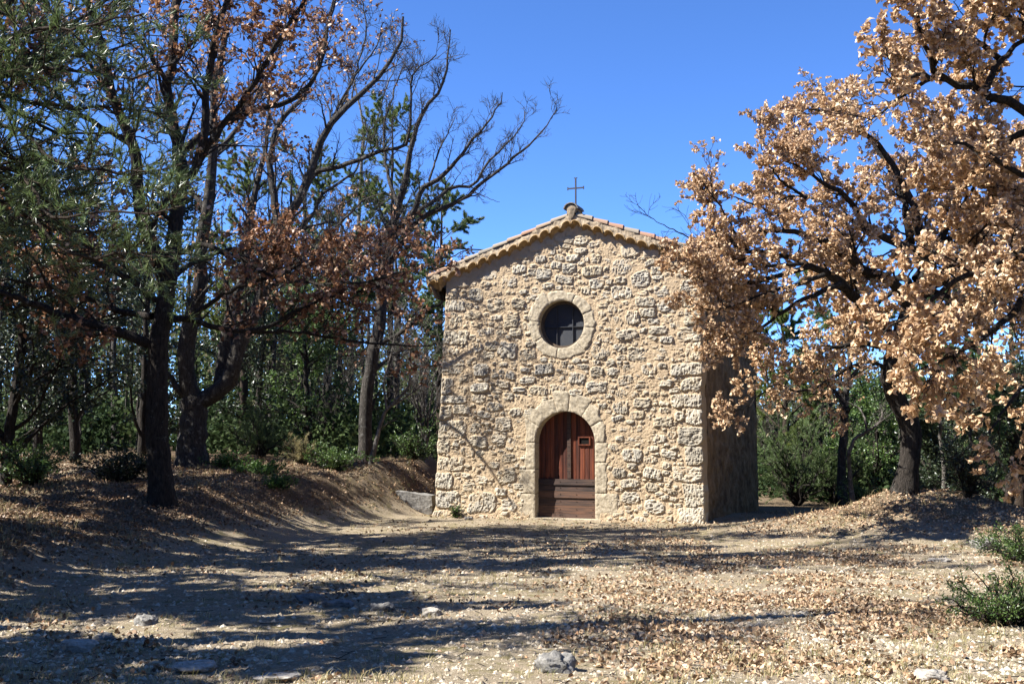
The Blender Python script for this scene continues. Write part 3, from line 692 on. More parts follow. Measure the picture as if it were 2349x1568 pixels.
def oak(name, label, cat, base, limbs, bark, leafm, seed, dens1=2.2, len1=(.7, 1.7), len2=(.35, .8), len3=(.12, .3), n2=5, n3=4, leaf=.085, lf=1., trunks=1, group=None, up=.25, droop=.35, spread=.9, lo=0., hi=1., tw=.0045, lmode=None, sides=9):
    """limbs: (points, r0, r1, leaf density, twig density)"""
    rng = np.random.default_rng(seed); base = np.asarray(base, float); root = thing(name, label, cat, base, 0, group)
    n0 = 22; P0 = []; R0 = []; ld = []; td = []; Ls = []
    for li, lb in enumerate(limbs):
        pts, r0, r1, lden = lb[:4]; tden = lb[4] if len(lb) > 4 else 1.
        pts = np.asarray(pts, float); L = np.linalg.norm(np.diff(pts, axis=0), axis=1).sum()
        P0.append(catmull(pts, n0, rng, min(.016, .004 * L + .002) if li >= trunks else .008)); t = np.linspace(0, 1, n0)
        r = r0 + (r1 - r0) * t ** .9
        if li < trunks: r = r * (1 + .4 * np.exp(-t * L / .25))
        R0.append(r); ld.append(lden); td.append(tden); Ls.append(L)
    P0 = np.stack(P0); R0 = np.stack(R0); ld = np.array(ld, float); td = np.array(td, float); Ls = np.array(Ls)
    tr = MB(); V, F = tubes(P0, R0, sides, .22, seed); tr.add(V - base, F)
    c = MB()
    cnt = poisson_round(rng, Ls * dens1 * td); P1, R1, i1 = spawn(rng, P0, R0, cnt, .12, 1, len1, (22, 58), up, .21, 8, .42, .004, .006, .05)
    V, F = tubes(P1, R1, 5); tr.add(V - base, F)
    cnt = poisson_round(rng, np.full(len(P1), n2)); P2, R2, i2 = spawn(rng, P1, R1, cnt, .15, 1, len2, (25, 70), up * .6, .2, 6, .5, .0024, tw * .85, .05)
    V, F = tubes(P2, R2, 4); c.add(V - base, F)
    l2 = ld[i1[i2]]
    cnt = poisson_round(rng, np.full(len(P2), n3)); P3, R3, i3 = spawn(rng, P2, R2, cnt, .2, 1, len3, (25, 70), up * .4, .25, 4, .6, .0022, tw * .65, .05)
    V, F = tubes(P3, R3, 3); c.add(V - base, F)
    l3 = l2[i3]; clump = rng.uniform(.45, 1.55, len(P1))[i1[:] * 0 + np.arange(len(P1))][i2][i3]
    pos, d, _ = twig_points(rng, P3, poisson_round(rng, l3 * lf * clump), .3)
    leaves(c, rng, pos - base, d, leaf, 1, droop, spread, lo, hi)
    tr.build('trunk', bark, root, True); c.build('crown', [bark, leafm], root, False)
    return root
def px(poly, Y0, Y1=None):
    """polyline in photograph pixels, at depths running from Y0 to Y1"""
    Y1 = Y0 if Y1 is None else Y1; n = len(poly)
    return [at(x, y, Y0 + (Y1 - Y0) * i / (n - 1)) for i, (x, y) in enumerate(poly)]

# ---- brown-leaved oak on the left bank
b = hit(373, 1157); YA = b[1]; b = b - [0, 0, .12]
g = lambda poly, y1, y0=0: px(poly, YA + y0, YA + y0 + y1)
LA = [([b, *g([(365, 1060), (359, 960), (360, 895), (364, 784), (375, 720), (388, 640)], 0)], .20, .135, 0, .15),
      (g([(386, 650), (398, 558), (408, 465), (418, 384), (404, 303), (388, 243), (388, 202), (398, 101), (404, 0), (410, -80)], .5), .13, .06, .5),
      (g([(388, 640), (345, 560), (322, 470), (315, 424), (307, 344), (283, 283), (259, 222), (243, 162), (226, 81), (202, 0), (185, -70)], -1.0), .115, .05, .5),
      (g([(418, 384), (437, 404), (469, 323), (477, 202), (497, 81), (522, 0), (540, -60)], -.8), .075, .04, 1.0),
      (g([(420, 345), (485, 295), (566, 263), (631, 243), (687, 218), (728, 162), (748, 81), (768, 0)], 1.4), .065, .02, .9),
      (g([(437, 404), (480, 330), (540, 250), (590, 180), (640, 90), (700, 0)], -1.3), .06, .03, 1.6),
      (g([(342, 788), (284, 766), (213, 748), (133, 717), (67, 690), (0, 670), (-80, 640)], -.8), .09, .03, 1.3, .8),
      (g([(350, 725), (310, 721), (249, 704), (178, 673), (90, 655), (0, 640)], 1.2), .06, .02, 1.8),
      (g([(380, 735), (430, 728), (470, 704), (520, 672), (600, 640), (690, 610)], -.8), .05, .015, 2.0),
      (g([(375, 735), (426, 730), (497, 753), (573, 761), (621, 748), (688, 708), (755, 682), (843, 664), (910, 640)], 1.2), .055, .012, 1.7),
      (g([(497, 753), (580, 762), (666, 761), (777, 779), (888, 788), (960, 795), (1000, 785)], 1.6, .3), .035, .01, 1.0),
      (g([(360, 690), (300, 640), (230, 610), (150, 560), (60, 520), (0, 500)], -1.4), .05, .02, 2.0),
      (g([(390, 640), (450, 600), (520, 575), (600, 570), (700, 600), (800, 610)], 2.2), .045, .015, .9),
      (g([(395, 590), (460, 560), (540, 590), (640, 640), (760, 650), (860, 645), (930, 620)], -1.8), .045, .012, 1.4),
      (g([(300, 330), (250, 300), (180, 260), (110, 200), (60, 120), (20, 20)], 1.0), .05, .025, 1.2),
      (g([(258, 222), (210, 150), (160, 90), (100, 0)], -.5), .04, .02, 1.2),
      (g([(395, 150), (440, 100), (500, 40), (560, -40)], 1), .04, .02, 1.5),
      (g([(390, 200), (340, 120), (300, 60), (280, -30)], -1), .04, .02, 1.2)]
oak('brown_oak', 'oak with rust brown withered leaves and slim dark trunk on the left bank', 'tree', b, LA, BARK_OAK, LEAF_RUST, 21, dens1=3.4, tw=.0062, leaf=.08, lf=2.7, hi=1.0, n2=6, n3=4)

# ---- big forked oak behind it
b = hit(440, 1066); YB = b[1]; b = b - [0, 0, .15]
g = lambda poly, y1, y0=0: px(poly, YB + y0, YB + y0 + y1)
LB = [([b, *g([(441, 1000), (445, 950), (448, 905)], 0)], .33, .27, 0, 0),
      (g([(448, 925), (430, 880), (426, 806), (440, 730), (462, 628), (457, 586), (477, 485), (485, 364), (489, 283), (497, 180), (520, 60)], -1.2), .2, .06, .25),
      (g([(448, 925), (500, 900), (530, 865), (541, 815), (560, 761), (600, 680), (639, 532), (678, 468), (712, 391), (741, 315), (775, 264), (822, 221), (856, 187), (890, 153), (920, 98), (924, 40)], -1.5), .2, .025, .25),
      (g([(505, 880), (512, 815), (530, 717), (560, 620), (570, 520), (590, 420), (610, 330), (620, 200)], 1.2), .15, .03, .2),
      (g([(404, 890), (395, 870), (378, 850), (360, 838)], -.3), .07, .04, .0, .6),
      (g([(448, 915), (420, 900), (400, 885)], -.2), .14, .07, 0, 0),
      (g([(639, 532), (622, 404), (618, 362), (640, 280), (690, 230), (724, 170), (746, 85), (767, 0)], .5), .09, .025, .7),
      (g([(690, 450), (724, 396), (775, 383), (831, 362), (882, 345), (924, 336), (939, 306), (946, 204), (946, 170), (975, 145), (1001, 128)], -1.8), .07, .012, 0),
      (g([(650, 560), (669, 549), (720, 481), (746, 443), (788, 413), (814, 392), (840, 330)], 1.0), .06, .015, 0),
      (g([(645, 540), (712, 519), (771, 511), (797, 540), (815, 600)], 1.5), .045, .012, .6),
      (g([(775, 264), (820, 150), (840, 70), (830, 0)], 1.0), .035, .012, .3),
      (g([(741, 315), (800, 200), (860, 110), (880, 50)], -1.0), .035, .012, .2),
      (g([(600, 680), (650, 640), (720, 610), (790, 630), (870, 600)], .8), .05, .015, 1.2),
      (g([(477, 485), (430, 420), (410, 330), (370, 240), (350, 120)], 1.5), .06, .02, .4),
      (g([(485, 364), (540, 300), (590, 220), (640, 120), (660, 20)], 2), .06, .02, .5),
      (g([(575, 730), (640, 640), (740, 560), (820, 470), (880, 440)], -2.2), .06, .01, 0, .9), (g([(690, 610), (760, 600), (850, 540), (930, 510)], -1.0, -1.4), .035, .008, 0, .9),  # bare limbs added to cast branch shadows on the facade
      ([at(600, 680, 23.3), (-5.1, 22.5, 5.2), (-4.6, 21.9, 5.4), (-3.9, 21.6, 4.6), (-3.2, 21.4, 3.6)], .05, .012, 0, .5), ([(-4.75, 22.0, 5.4), (-3.9, 22.1, 5.3), (-3.1, 21.9, 4.5)], .03, .008, 0, .7), ([(-4.2, 21.7, 5.0), (-3.5, 21.7, 5.0), (-2.8, 21.5, 4.6)], .025, .008, 0, .7)]  # more added limbs, arched so their shadows streak the lower left facade
oak('forked_oak', 'thick grey oak forking low into two great limbs with mossy crotch', 'tree', b, LB, BARK_GREY, LEAF_RUST, 22, dens1=3.5, tw=.007, len1=(.6, 1.6), leaf=.08, lf=1.9, n2=6, n3=4, up=.35)

# ---- bare oak beside the chapel
b = hit(836, 1058); YC = b[1]; b = b - [0, 0, .12]
g = lambda poly, y1, y0=0: px(poly, YC + y0, YC + y0 + y1)
LCC = [([b, *g([(838, 1000), (843, 895), (857, 806), (875, 717), (872, 660)], 0)], .165, .135, 0, .2),
       (g([(872, 665), (878, 617), (899, 532), (912, 468), (933, 404), (941, 340), (954, 298), (967, 264), (1010, 204), (1027, 128), (1031, 68)], -.8), .13, .012, 0),
       (g([(895, 540), (920, 519), (950, 477), (967, 434), (1001, 413), (1048, 370), (1069, 340), (1112, 289), (1142, 251), (1154, 215)], -1.8), .09, .01, 0),
       (g([(875, 640), (924, 549), (954, 489), (993, 464), (1035, 430), (1086, 425), (1120, 374), (1176, 315), (1201, 277), (1205, 255)], 1.0), .08, .01, 0),
       (g([(930, 530), (985, 490), (1052, 460), (1112, 417), (1176, 362), (1227, 319), (1255, 285), (1278, 252)], -2.4), .075, .008, 0, .9),
       (g([(1050, 462), (1085, 443), (1112, 451), (1146, 464)], -.3, -1.5), .018, .005, 0, .5),
       (g([(984, 415), (1010, 340), (1031, 298), (1045, 265)], .5, -.5), .03, .008, 0),
       (g([(866, 790), (919, 762), (977, 713), (1021, 686), (1060, 640)], -1), .06, .012, .3),
       (g([(858, 850), (906, 810), (940, 800)], 1), .05, .02, 0),
       (g([(912, 468), (890, 400), (880, 300), (905, 210), (930, 130)], 1.4), .05, .012, 0),
       (g([(880, 620), (840, 560), (800, 540), (760, 560)], 1), .04, .012, .6),
       (g([(890, 600), (960, 560), (1020, 590), (1070, 575), (1090, 570)], -1.5), .03, .008, 1.0, .6)]
oak('bare_oak', 'tall dark leafless oak whose branches reach across the sky towards the cross', 'tree', b, LCC, BARK_GREY, LEAF_RUST, 23, dens1=3.4, tw=.007, len1=(.4, 1.2), len2=(.2, .55), leaf=.08, lf=2.2, n2=6, n3=4, up=.4)
# ---- paler straight trunk next to it, curved sapling, small oaks
b = hit(796, 1026); Y = b[1] + .6; b = np.array([at(796, 1026, Y)[0], Y, gz(at(796, 1026, Y)[0], Y) - .1])
g = lambda poly, y1, y0=0: px(poly, Y + y0, Y + y0 + y1)
oak('bare_tree', 'straight pale barked bare tree just left of the dark leafless oak', 'tree', b,
    [([b, *g([(799, 980), (803, 850), (812, 760), (817, 717), (820, 574), (827, 425), (835, 319), (839, 272)], 0)], .14, .05, 0, .4),
     (g([(837, 300), (861, 289), (882, 213), (912, 140), (935, 90)], -.6), .045, .01, 0), (g([(837, 300), (820, 220), (800, 130), (790, 60)], .6), .045, .01, 0),
     (g([(824, 500), (780, 440), (740, 400), (700, 380)], .6), .04, .01, 0), (g([(822, 540), (870, 480), (920, 450)], -.6), .035, .01, 0)],
    BARK_PALE, LEAF_RUST, 24, dens1=2, len1=(.4, 1.1), n2=4, n3=3, up=.4)
b = hit(852, 1064); Y = b[1]; g = lambda poly, y1, y0=0: px(poly, Y + y0, Y + y0 + y1)
oak('sapling', 'thin crooked grey sapling curving out beside the dark oak trunk', 'sapling', b,
    [([b, *g([(860, 1020), (870, 983), (888, 939), (932, 895), (941, 850), (941, 806)], .3)], .055, .02, 0, .8), (g([(888, 939), (880, 880), (900, 800), (915, 700)], .5), .03, .008, 0), (g([(900, 930), (960, 890), (985, 850)], .3), .025, .008, 0)],
    BARK_PALE, LEAF_RUST, 25, dens1=3, len1=(.3, .8), n2=4, n3=3, trunks=1, sides=6)

# ---- big tan-leaved oak at the right of the chapel
b = hit(2084, 1136); YD = b[1] + .25; b = np.array([b[0], YD, gz(b[0], YD) - .12])
g = lambda poly, y1, y0=0: px(poly, YD + y0, YD + y0 + y1)
LD = [([b, *g([(2088, 1050), (2088, 981), (2068, 935), (2044, 880), (2046, 830), (2070, 760), (2090, 700)], -.3)], .19, .14, 0, .15),
      (g([(2055, 800), (2010, 720), (1955, 679), (1923, 642), (1863, 610), (1820, 592), (1740, 580), (1670, 580), (1620, 575)], -3.0), .11, .012, 3, 1.2),
      (g([(1640, 578), (1580, 545), (1530, 520), (1487, 495)], -.2, -2.8), .016, .004, 0, .8),
      (g([(2085, 710), (2050, 650), (1982, 619), (1950, 592), (1923, 574), (1872, 546), (1800, 530), (1720, 540), (1660, 590)], -2.0, -.3), .11, .012, 3.2, 1.25),
      (g([(2090, 700), (2138, 629), (2106, 583), (2046, 551), (2000, 528), (1940, 450), (1890, 420), (1840, 390), (1800, 370)], -1.5, -.3), .12, .012, 3, 1.25),
      (g([(2100, 690), (2130, 600), (2115, 540), (2080, 440), (2020, 340), (1960, 290), (1900, 260), (1850, 250)], -.6, -.3), .11, .012, 2.4, 1.1),
      (g([(2090, 560), (2060, 420), (2000, 330), (1960, 280), (1930, 250)], 1.4), .07, .012, 2.8, 1.1),
      (g([(2110, 680), (2200, 600), (2280, 520), (2360, 440), (2460, 380)], -1.0), .11, .02, 3, 1.1),
      (g([(2120, 620), (2180, 500), (2200, 380), (2190, 280)], .5), .09, .015, 3, 1.2),
      (g([(1860, 610), (1760, 640), (1680, 660), (1600, 640), (1570, 630)], -1.6, -2.0), .05, .01, 2.2, 1.1),
      (g([(1930, 650), (1840, 690), (1760, 740), (1690, 790), (1640, 800)], -1.6, -1.6), .05, .01, 2.8, 1.3),
      (g([(1850, 455), (1790, 410), (1750, 350), (1745, 300)], -.3, -1.2), .03, .006, 3, 1.3), (g([(1800, 500), (1730, 470), (1680, 450), (1660, 440)], -.3, -1.6), .03, .006, 3, 1.3), (g([(1960, 290), (1900, 230), (1870, 205)], -.3, -.6), .03, .006, 2.6, 1.2), (g([(1900, 420), (1850, 340), (1820, 280)], .4, -.6), .03, .006, 3, 1.3),
      (g([(1890, 630), (1800, 660), (1710, 690), (1640, 710), (1600, 700)], -.6, -2.6), .04, .008, 2.2, 1.1), (g([(1840, 605), (1760, 610), (1690, 620), (1640, 640)], -.8, -2.4), .035, .008, 2.0, 1.0),
      (g([(1750, 575), (1690, 600), (1630, 600), (1590, 590)], -.3, -2.8), .03, .006, 2.2, 1.0),
      (g([(2120, 660), (2190, 640), (2280, 600), (2350, 560)], 1.2), .07, .012, 3.2, 1.3), (g([(2080, 560), (2130, 440), (2150, 330), (2120, 260)], -.8), .06, .01, 3.2, 1.3), (g([(2060, 660), (2010, 700), (1960, 760), (1920, 800)], 1.0), .05, .01, 2.6, 1.2),
      (g([(2120, 660), (2220, 690), (2320, 660), (2400, 620)], -.8), .06, .01, 3.2, 1.3), (g([(2090, 740), (2170, 760), (2260, 760), (2340, 740)], .6), .05, .01, 3, 1.3), (g([(2110, 600), (2230, 540), (2330, 500), (2400, 470)], .9), .06, .01, 3.2, 1.3),
      (g([(1700, 560), (1650, 470), (1610, 415), (1590, 395)], -.4, -2.3), .02, .005, 1.2, .45),
      (g([(1640, 520), (1632, 430), (1624, 350)], -.2, -2.3), .016, .004, 1.2, .35),
      (g([(2000, 540), (1900, 470), (1840, 450), (1790, 460), (1750, 490)], 1.5, -.8), .05, .01, 3.2, 1.3),
      (g([(2050, 800), (1980, 790), (1900, 800), (1830, 840), (1780, 860)], -1.5), .06, .01, 2.4, 1.2),
      (g([(2050, 860), (2000, 830), (1930, 850), (1850, 900), (1780, 880), (1720, 930)], -2.4), .045, .008, 1.6, .9),
      (g([(2080, 760), (2150, 720), (2230, 700), (2330, 690)], -1.6), .08, .015, 3, 1.2),
      (g([(2090, 700), (2080, 640), (2000, 640), (1900, 560), (1830, 480)], 2.2), .08, .012, 3.2, 1.3),
      (g([(2100, 640), (2160, 560), (2260, 480), (2330, 330)], 1.5), .08, .015, 3, 1.2)]
oak('tan_oak', 'large oak on the right mound with crooked trunk and crown of dry tan leaves', 'tree', b, LD, BARK_OAK, LEAF_TAN, 31, dens1=3.0, len1=(.5, 1.25), len2=(.3, .65), leaf=.06, lf=5.4, n2=5, n3=5, up=.12, droop=.55, spread=.75, lo=.15, sides=10)

# ---- near oak reaching in from the right
YE = 11.5; b = np.array([6.9, 11.2, gz(6.9, 11.2) - .1])
g = lambda poly, y1, y0=0: px(poly, YE + y0, YE + y0 + y1)
p0 = np.array([6.75, 11.3, 2.6])
LE = [([b, np.array([6.85, 11.2, 1.2]), p0, np.array([6.5, 11.4, 4.2]), np.array([6.4, 11.4, 6.5])], .2, .08, 0, .3),
      ([np.array([6.55, 11.4, 3.9]), *g([(2360, 258), (2274, 223), (2209, 197), (2153, 174), (2126, 114), (2103, 40), (2085, -30)], -.6)], .085, .015, 3.0, 1.1),
      (g([(2150, 176), (2130, 178), (2103, 170), (2058, 190), (2010, 190)], -.8, -.3), .03, .008, 2.0, 1.0),
      (g([(2138, 178), (2058, 227), (2020, 261), (1985, 280)], -.2, -.3), .025, .006, 1.2, .9),
      (g([(2255, 215), (2293, 144), (2349, 87), (2400, 20)], .6, -.3), .04, .015, 3.2),
      (g([(2300, 140), (2217, 76), (2175, 30), (2160, -30)], -.5), .035, .01, 3.2),
      ([np.array([6.6, 11.3, 3.0]), *g([(2400, 560), (2330, 590), (2200, 640), (2100, 715), (2020, 765)], -1.6)], .07, .008, 2.4, 1.25),
      ([p0, *g([(2400, 680), (2320, 720), (2230, 790), (2150, 830), (2100, 850)], -1.4)], .065, .008, 2.2, 1.1),
      ([np.array([6.75, 11.3, 2.2]), *g([(2400, 860), (2345, 890), (2300, 940), (2270, 985)], -1.2)], .05, .006, 1.6, 1.0),
      ([np.array([6.55, 11.4, 3.8]), *g([(2400, 420), (2340, 400), (2280, 360), (2210, 330), (2150, 330)], -.6)], .06, .01, 3.2, 1.2),
      ([np.array([6.5, 11.4, 4.6]), *g([(2380, 100), (2300, 20), (2250, -60)], -.8)], .06, .02, 3.2, 1.2),
      (g([(2360, 300), (2300, 330), (2240, 420), (2200, 480)], .4), .04, .01, 2.8, 1.2),
      ([np.array([6.6, 11.3, 3.4]), *g([(2420, 500), (2350, 480), (2280, 500), (2220, 560)], .6)], .05, .01, 2.8, 1.2)]
oak('near_tan_oak', 'oak leaning in at the right edge with big dangling tan leaves near the camera', 'tree', b, LE, BARK_OAK, LEAF_TAN, 32, dens1=3.2, len1=(.45, 1.1), len2=(.25, .55), leaf=.06, lf=5.8, n2=5, n3=5, up=.05, droop=.6, spread=.7, lo=.2)

# ---- foreground pine, trunk just outside the left edge
def near_pine():
    rng = np.random.default_rng(41); YP = 8.6; base = np.array([-5.25, 8.4, gz(-5.25, 8.4) - .1])
    root = thing('pine_tree', 'dark green pine whose needle laden boughs hang in at the upper left corner', 'tree', base)
    g = lambda poly, y1, y0=0: px(poly, YP + y0, YP + y0 + y1)
    T = lambda z: np.array([-5.25 + .012 * z, 8.4 + .02 * z, z])
    B = [(T(4.6), [(0, 150), (60, 150), (200, 165), (280, 178), (355, 160), (440, 145)], -.5), (T(4.4), [(0, 215), (90, 235), (170, 250), (250, 250), (370, 262)], .3),
         (T(4.3), [(0, 285), (60, 310), (110, 360), (170, 385), (250, 392), (330, 395), (415, 372)], -.6), (T(4.1), [(0, 350), (60, 410), (100, 480), (160, 500), (250, 482), (330, 490), (425, 468)], -.9),
         (T(3.8), [(0, 440), (80, 500), (130, 560), (200, 590), (300, 580), (425, 600)], -.4), (T(4.0), [(0, 400), (60, 470), (110, 560), (180, 640), (260, 640)], .6),
         (T(5.0), [(0, 90), (90, 65), (200, 62), (330, 22)], -.8), (T(5.2), [(0, 30), (100, 0), (220, -30)], .5), (T(4.7), [(0, 180), (80, 120), (150, 90), (240, 100)], .9),
         (T(3.6), [(0, 520), (60, 560), (100, 640), (140, 690)], .2), (T(4.5), [(0, 240), (120, 300), (210, 300), (300, 310), (370, 330)], 1.0), (T(4.2), [(0, 380), (120, 430), (230, 420), (330, 430), (400, 455)], 1.2),
         (T(3.9), [(0, 460), (110, 520), (230, 530), (330, 540), (400, 545)], .9), (T(4.8), [(0, 120), (130, 130), (240, 120), (380, 60)], .2)]
    P0 = [catmull([base, T(1.5), T(3), T(5), T(7.5), T(10.4)], 22, rng, .01)]; R0 = [np.linspace(.2, .04, 22)]
    for t, poly, dy in B: P0.append(catmull([t, *g(poly, dy)], 22, rng, .012)); R0.append(np.linspace(.026, .005, 22))
    # the rest of the crown, above and outside the picture
    for z in np.arange(8.0, 10.2, .3):
        a = rng.uniform(0, 6.28); L = (10.4 - z) * .42 + .6
        if abs(((a + 3.14) % 6.28) - 3.14) < .55 and z < 6.4: a += 1.6
        e = np.array([math.cos(a), math.sin(a), .12]); P0.append(catmull([T(z), T(z) + e * L * .5, T(z) + e * L + [0, 0, .1]], 22, rng, .015)); R0.append(np.linspace(.03, .006, 22))
    P0 = np.stack(P0); R0 = np.stack(R0); Ls = np.linalg.norm(np.diff(P0, axis=1), axis=2).sum(1)
    tr = MB(); V, F = tubes(P0[:1], R0[:1], 10, .15, 4); tr.add(V - base, F); V, F = tubes(P0[1:], R0[1:], 6, .2, 5); tr.add(V - base, F)
    cnt = poisson_round(rng, Ls * 8.5); cnt[0] = 0
    P1, R1, i1 = spawn(rng, P0, R0, cnt, .25, 1, (.3, .85), (35, 65), .12, .16, 7, .5, .004, .005, .05)
    V, F = tubes(P1, R1, 4); tr.add(V - base, F)
    cnt = poisson_round(rng, np.full(len(P1), 3.2)); P2, R2, _ = spawn(rng, P1, R1, cnt, .3, 1, (.12, .34), (25, 55), .2, .14, 5, .7, .003, .004, .06)
    c = MB(); V, F = tubes(P2, R2, 3); c.add(V - base, F)
    p, d, _ = twig_points(rng, P2, np.full(len(P2), 6), .25); needles(c, rng, p - base, d, 5, .074, .006, 1, .48)
    p, d, _ = twig_points(rng, P1, np.full(len(P1), 6), .4); needles(c, rng, p - base, d, 5, .074, .006, 1, .48)
    p = P0[1:, 14:].reshape(-1, 3); 
    tr.build('trunk', BARK_PINE, root, True); c.build('crown', [BARK_PINE, NEEDLE], root)
near_pine()
# ---- oak outside the left edge whose limbs lean into the corner
b = np.array([-8.1, 13.2, gz(-8.1, 13.2) - .1]); rng = np.random.default_rng(77)
LG = [([b, b + [.1, 0, 2], b + [.2, .1, 4], b + [.5, 0, 6.5], b + [.9, .1, 9.5], b + [1, 0, 11.5]], .24, .06, .4, .5)]
for k in range(17):
    z = rng.uniform(4.4, 10.6); a = rng.uniform(-1.3, 1.3) + (math.pi if k % 4 == 3 else 0); L = rng.uniform(1.7, 3.1)
    s = b + [.06 * z, 0, z]; e = np.array([math.cos(a), math.sin(a), .45]); LG.append(([s, s + e * L * .5 + rng.normal(0, .12, 3), s + e * L + [0, 0, .4]], .07, .015, 1.4, 1.1))
oak('leaning_oak', 'brown leaved oak standing outside the left edge behind the hanging pine boughs', 'tree', b, LG, BARK_OAK, LEAF_RUST, 78, dens1=2.3, leaf=.085, lf=3.2, n2=5, n3=4)

# ------------------------------------------------------------------ background trees
def pine(label, x, y, h, crown0, rad, mat, seed, name='pine_tree', tuft=1500, bark=BARK_PINE, r=.15, lean=0, ln=.095, group=None):
    rng = np.random.default_rng(seed); base = np.array([x, y, gz(x, y) - .1]); root = thing(name, label, 'tree', base, 0, group)
    tr = MB(); c = MB()
    P = catmull([(0, 0, 0), (lean * .3, 0, h * .35), (lean * .8, .1, h * .7), (lean, 0, h)], 22, rng, .02)[None]; R = np.linspace(r, .02, 22)[None]
    V, F = tubes(P, R, 8, .15, seed); tr.add(V, F)
    nb = int(h * 4.2); cnt = np.array([nb]); t0 = crown0
    P1, R1, _ = spawn(rng, P, R, cnt, t0, .99, (rad * .9, rad * 1.7), (55, 85), .22, .12, 8, .35, .008, .014, .04)
    V, F = tubes(P1, R1, 5); tr.add(V, F)
    P2, R2, _ = spawn(rng, P1, R1, np.full(len(P1), 15), .3, 1, (rad * .14, rad * .3), (30, 75), .2, .2, 5, .5, .004, .006, .06)
    V, F = tubes(P2, R2, 3); c.add(V, F)
    k = max(1, int(round(4.0 * tuft / len(P2)))); p, d, _ = twig_points(rng, P2, np.full(len(P2), k), .35)
    needles(c, rng, p, d, 14, ln, .016, 1, .9, up=.3)
    tr.build('trunk', bark, root, True); c.build('crown', [bark, mat], root); return root
def X(pxx, Y): return (pxx - CX) / FPX * Y
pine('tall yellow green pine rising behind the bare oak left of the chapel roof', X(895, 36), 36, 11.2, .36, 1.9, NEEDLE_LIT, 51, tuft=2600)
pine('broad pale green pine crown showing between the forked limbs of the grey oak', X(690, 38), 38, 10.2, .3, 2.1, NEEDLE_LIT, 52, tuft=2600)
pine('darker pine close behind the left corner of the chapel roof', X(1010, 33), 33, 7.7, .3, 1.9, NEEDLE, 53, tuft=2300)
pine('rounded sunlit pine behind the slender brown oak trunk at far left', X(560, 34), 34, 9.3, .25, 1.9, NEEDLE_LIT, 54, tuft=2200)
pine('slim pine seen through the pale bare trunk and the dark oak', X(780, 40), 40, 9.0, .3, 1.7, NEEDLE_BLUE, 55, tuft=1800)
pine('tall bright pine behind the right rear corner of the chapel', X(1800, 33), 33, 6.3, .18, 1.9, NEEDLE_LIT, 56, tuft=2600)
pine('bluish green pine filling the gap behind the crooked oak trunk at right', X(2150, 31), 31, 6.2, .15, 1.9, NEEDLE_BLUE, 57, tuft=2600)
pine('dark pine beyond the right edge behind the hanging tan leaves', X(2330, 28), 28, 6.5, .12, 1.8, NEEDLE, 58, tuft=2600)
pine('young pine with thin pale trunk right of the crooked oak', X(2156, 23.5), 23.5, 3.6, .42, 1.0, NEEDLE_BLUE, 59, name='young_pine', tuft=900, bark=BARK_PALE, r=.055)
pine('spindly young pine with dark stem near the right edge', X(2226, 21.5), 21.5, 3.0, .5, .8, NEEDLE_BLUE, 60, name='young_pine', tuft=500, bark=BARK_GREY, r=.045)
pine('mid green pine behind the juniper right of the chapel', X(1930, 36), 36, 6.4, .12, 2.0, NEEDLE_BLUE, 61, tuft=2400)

def broad(name, label, x, y, h, rad, mat, seed, n=6500, leaf=.09, bark=BARK_OAK, z0=.25, r=.12, cat='tree', stems=1, group=None, lo=0, hi=1):
    """evergreen or bushy tree: branch skeleton with many small leaves"""
    rng = np.random.default_rng(seed); base = np.array([x, y, gz(x, y) - .08]); root = thing(name, label, cat, base, 0, group)
    tr = MB(); c = MB(); P = []; 
    for s in range(stems):
        o = rng.normal(0, .12 * (stems > 1), 3) * (1, 1, 0); l = rng.normal(0, .12 * h * (.5 + .5 * (stems > 1)), 3) * (1, 1, 0)
        P.append(catmull([o, o + l * .3 + [0, 0, h * .3], o + l * .7 + [0, 0, h * .6], o + l + [0, 0, h * .93]], 22, rng, .02))
    P = np.stack(P); R = np.linspace(r, .02, 22)[None] * np.ones((stems, 1)); V, F = tubes(P, R, 7, .2, seed); tr.add(V, F)
    P1, R1, _ = spawn(rng, P, R, np.full(stems, max(6, int(26 / stems))), z0, .97, (rad * .7, rad * 1.5), (40, 80), .3, .2, 7, .45, .006, .01, .03)
    V, F = tubes(P1, R1, 5); tr.add(V, F)
    P2, R2, _ = spawn(rng, P1, R1, np.full(len(P1), 9), .2, 1, (rad * .25, rad * .55), (25, 75), .1, .25, 5, .5, .003, .005)
    V, F = tubes(P2, R2, 3); c.add(V, F)
    p, d, _ = twig_points(rng, P2, poisson_round(rng, np.full(len(P2), n / len(P2)) * rng.uniform(.2, 1.8, len(P2))), .2)
    leaves(c, rng, p + rng.normal(0, .05, p.shape), d, leaf, 1, .1, .9, lo, hi, 0, True)
    tr.build('trunk', bark, root, True); c.build('crown', [bark, mat], root); return root
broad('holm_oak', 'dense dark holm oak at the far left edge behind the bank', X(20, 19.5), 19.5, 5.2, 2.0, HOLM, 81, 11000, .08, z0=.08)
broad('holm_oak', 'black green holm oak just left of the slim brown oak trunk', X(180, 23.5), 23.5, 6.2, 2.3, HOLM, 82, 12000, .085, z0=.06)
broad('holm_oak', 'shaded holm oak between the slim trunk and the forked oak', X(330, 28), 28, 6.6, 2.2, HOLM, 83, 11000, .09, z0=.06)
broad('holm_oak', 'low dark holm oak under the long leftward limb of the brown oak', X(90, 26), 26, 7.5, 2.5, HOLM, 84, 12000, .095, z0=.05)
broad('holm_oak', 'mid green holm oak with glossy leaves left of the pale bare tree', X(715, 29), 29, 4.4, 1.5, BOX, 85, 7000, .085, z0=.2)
broad('evergreen_oak', 'olive green bushy evergreen behind the fork of the grey oak', X(590, 32), 32, 5.6, 1.8, HOLM, 86, 7500, .095, z0=.1)
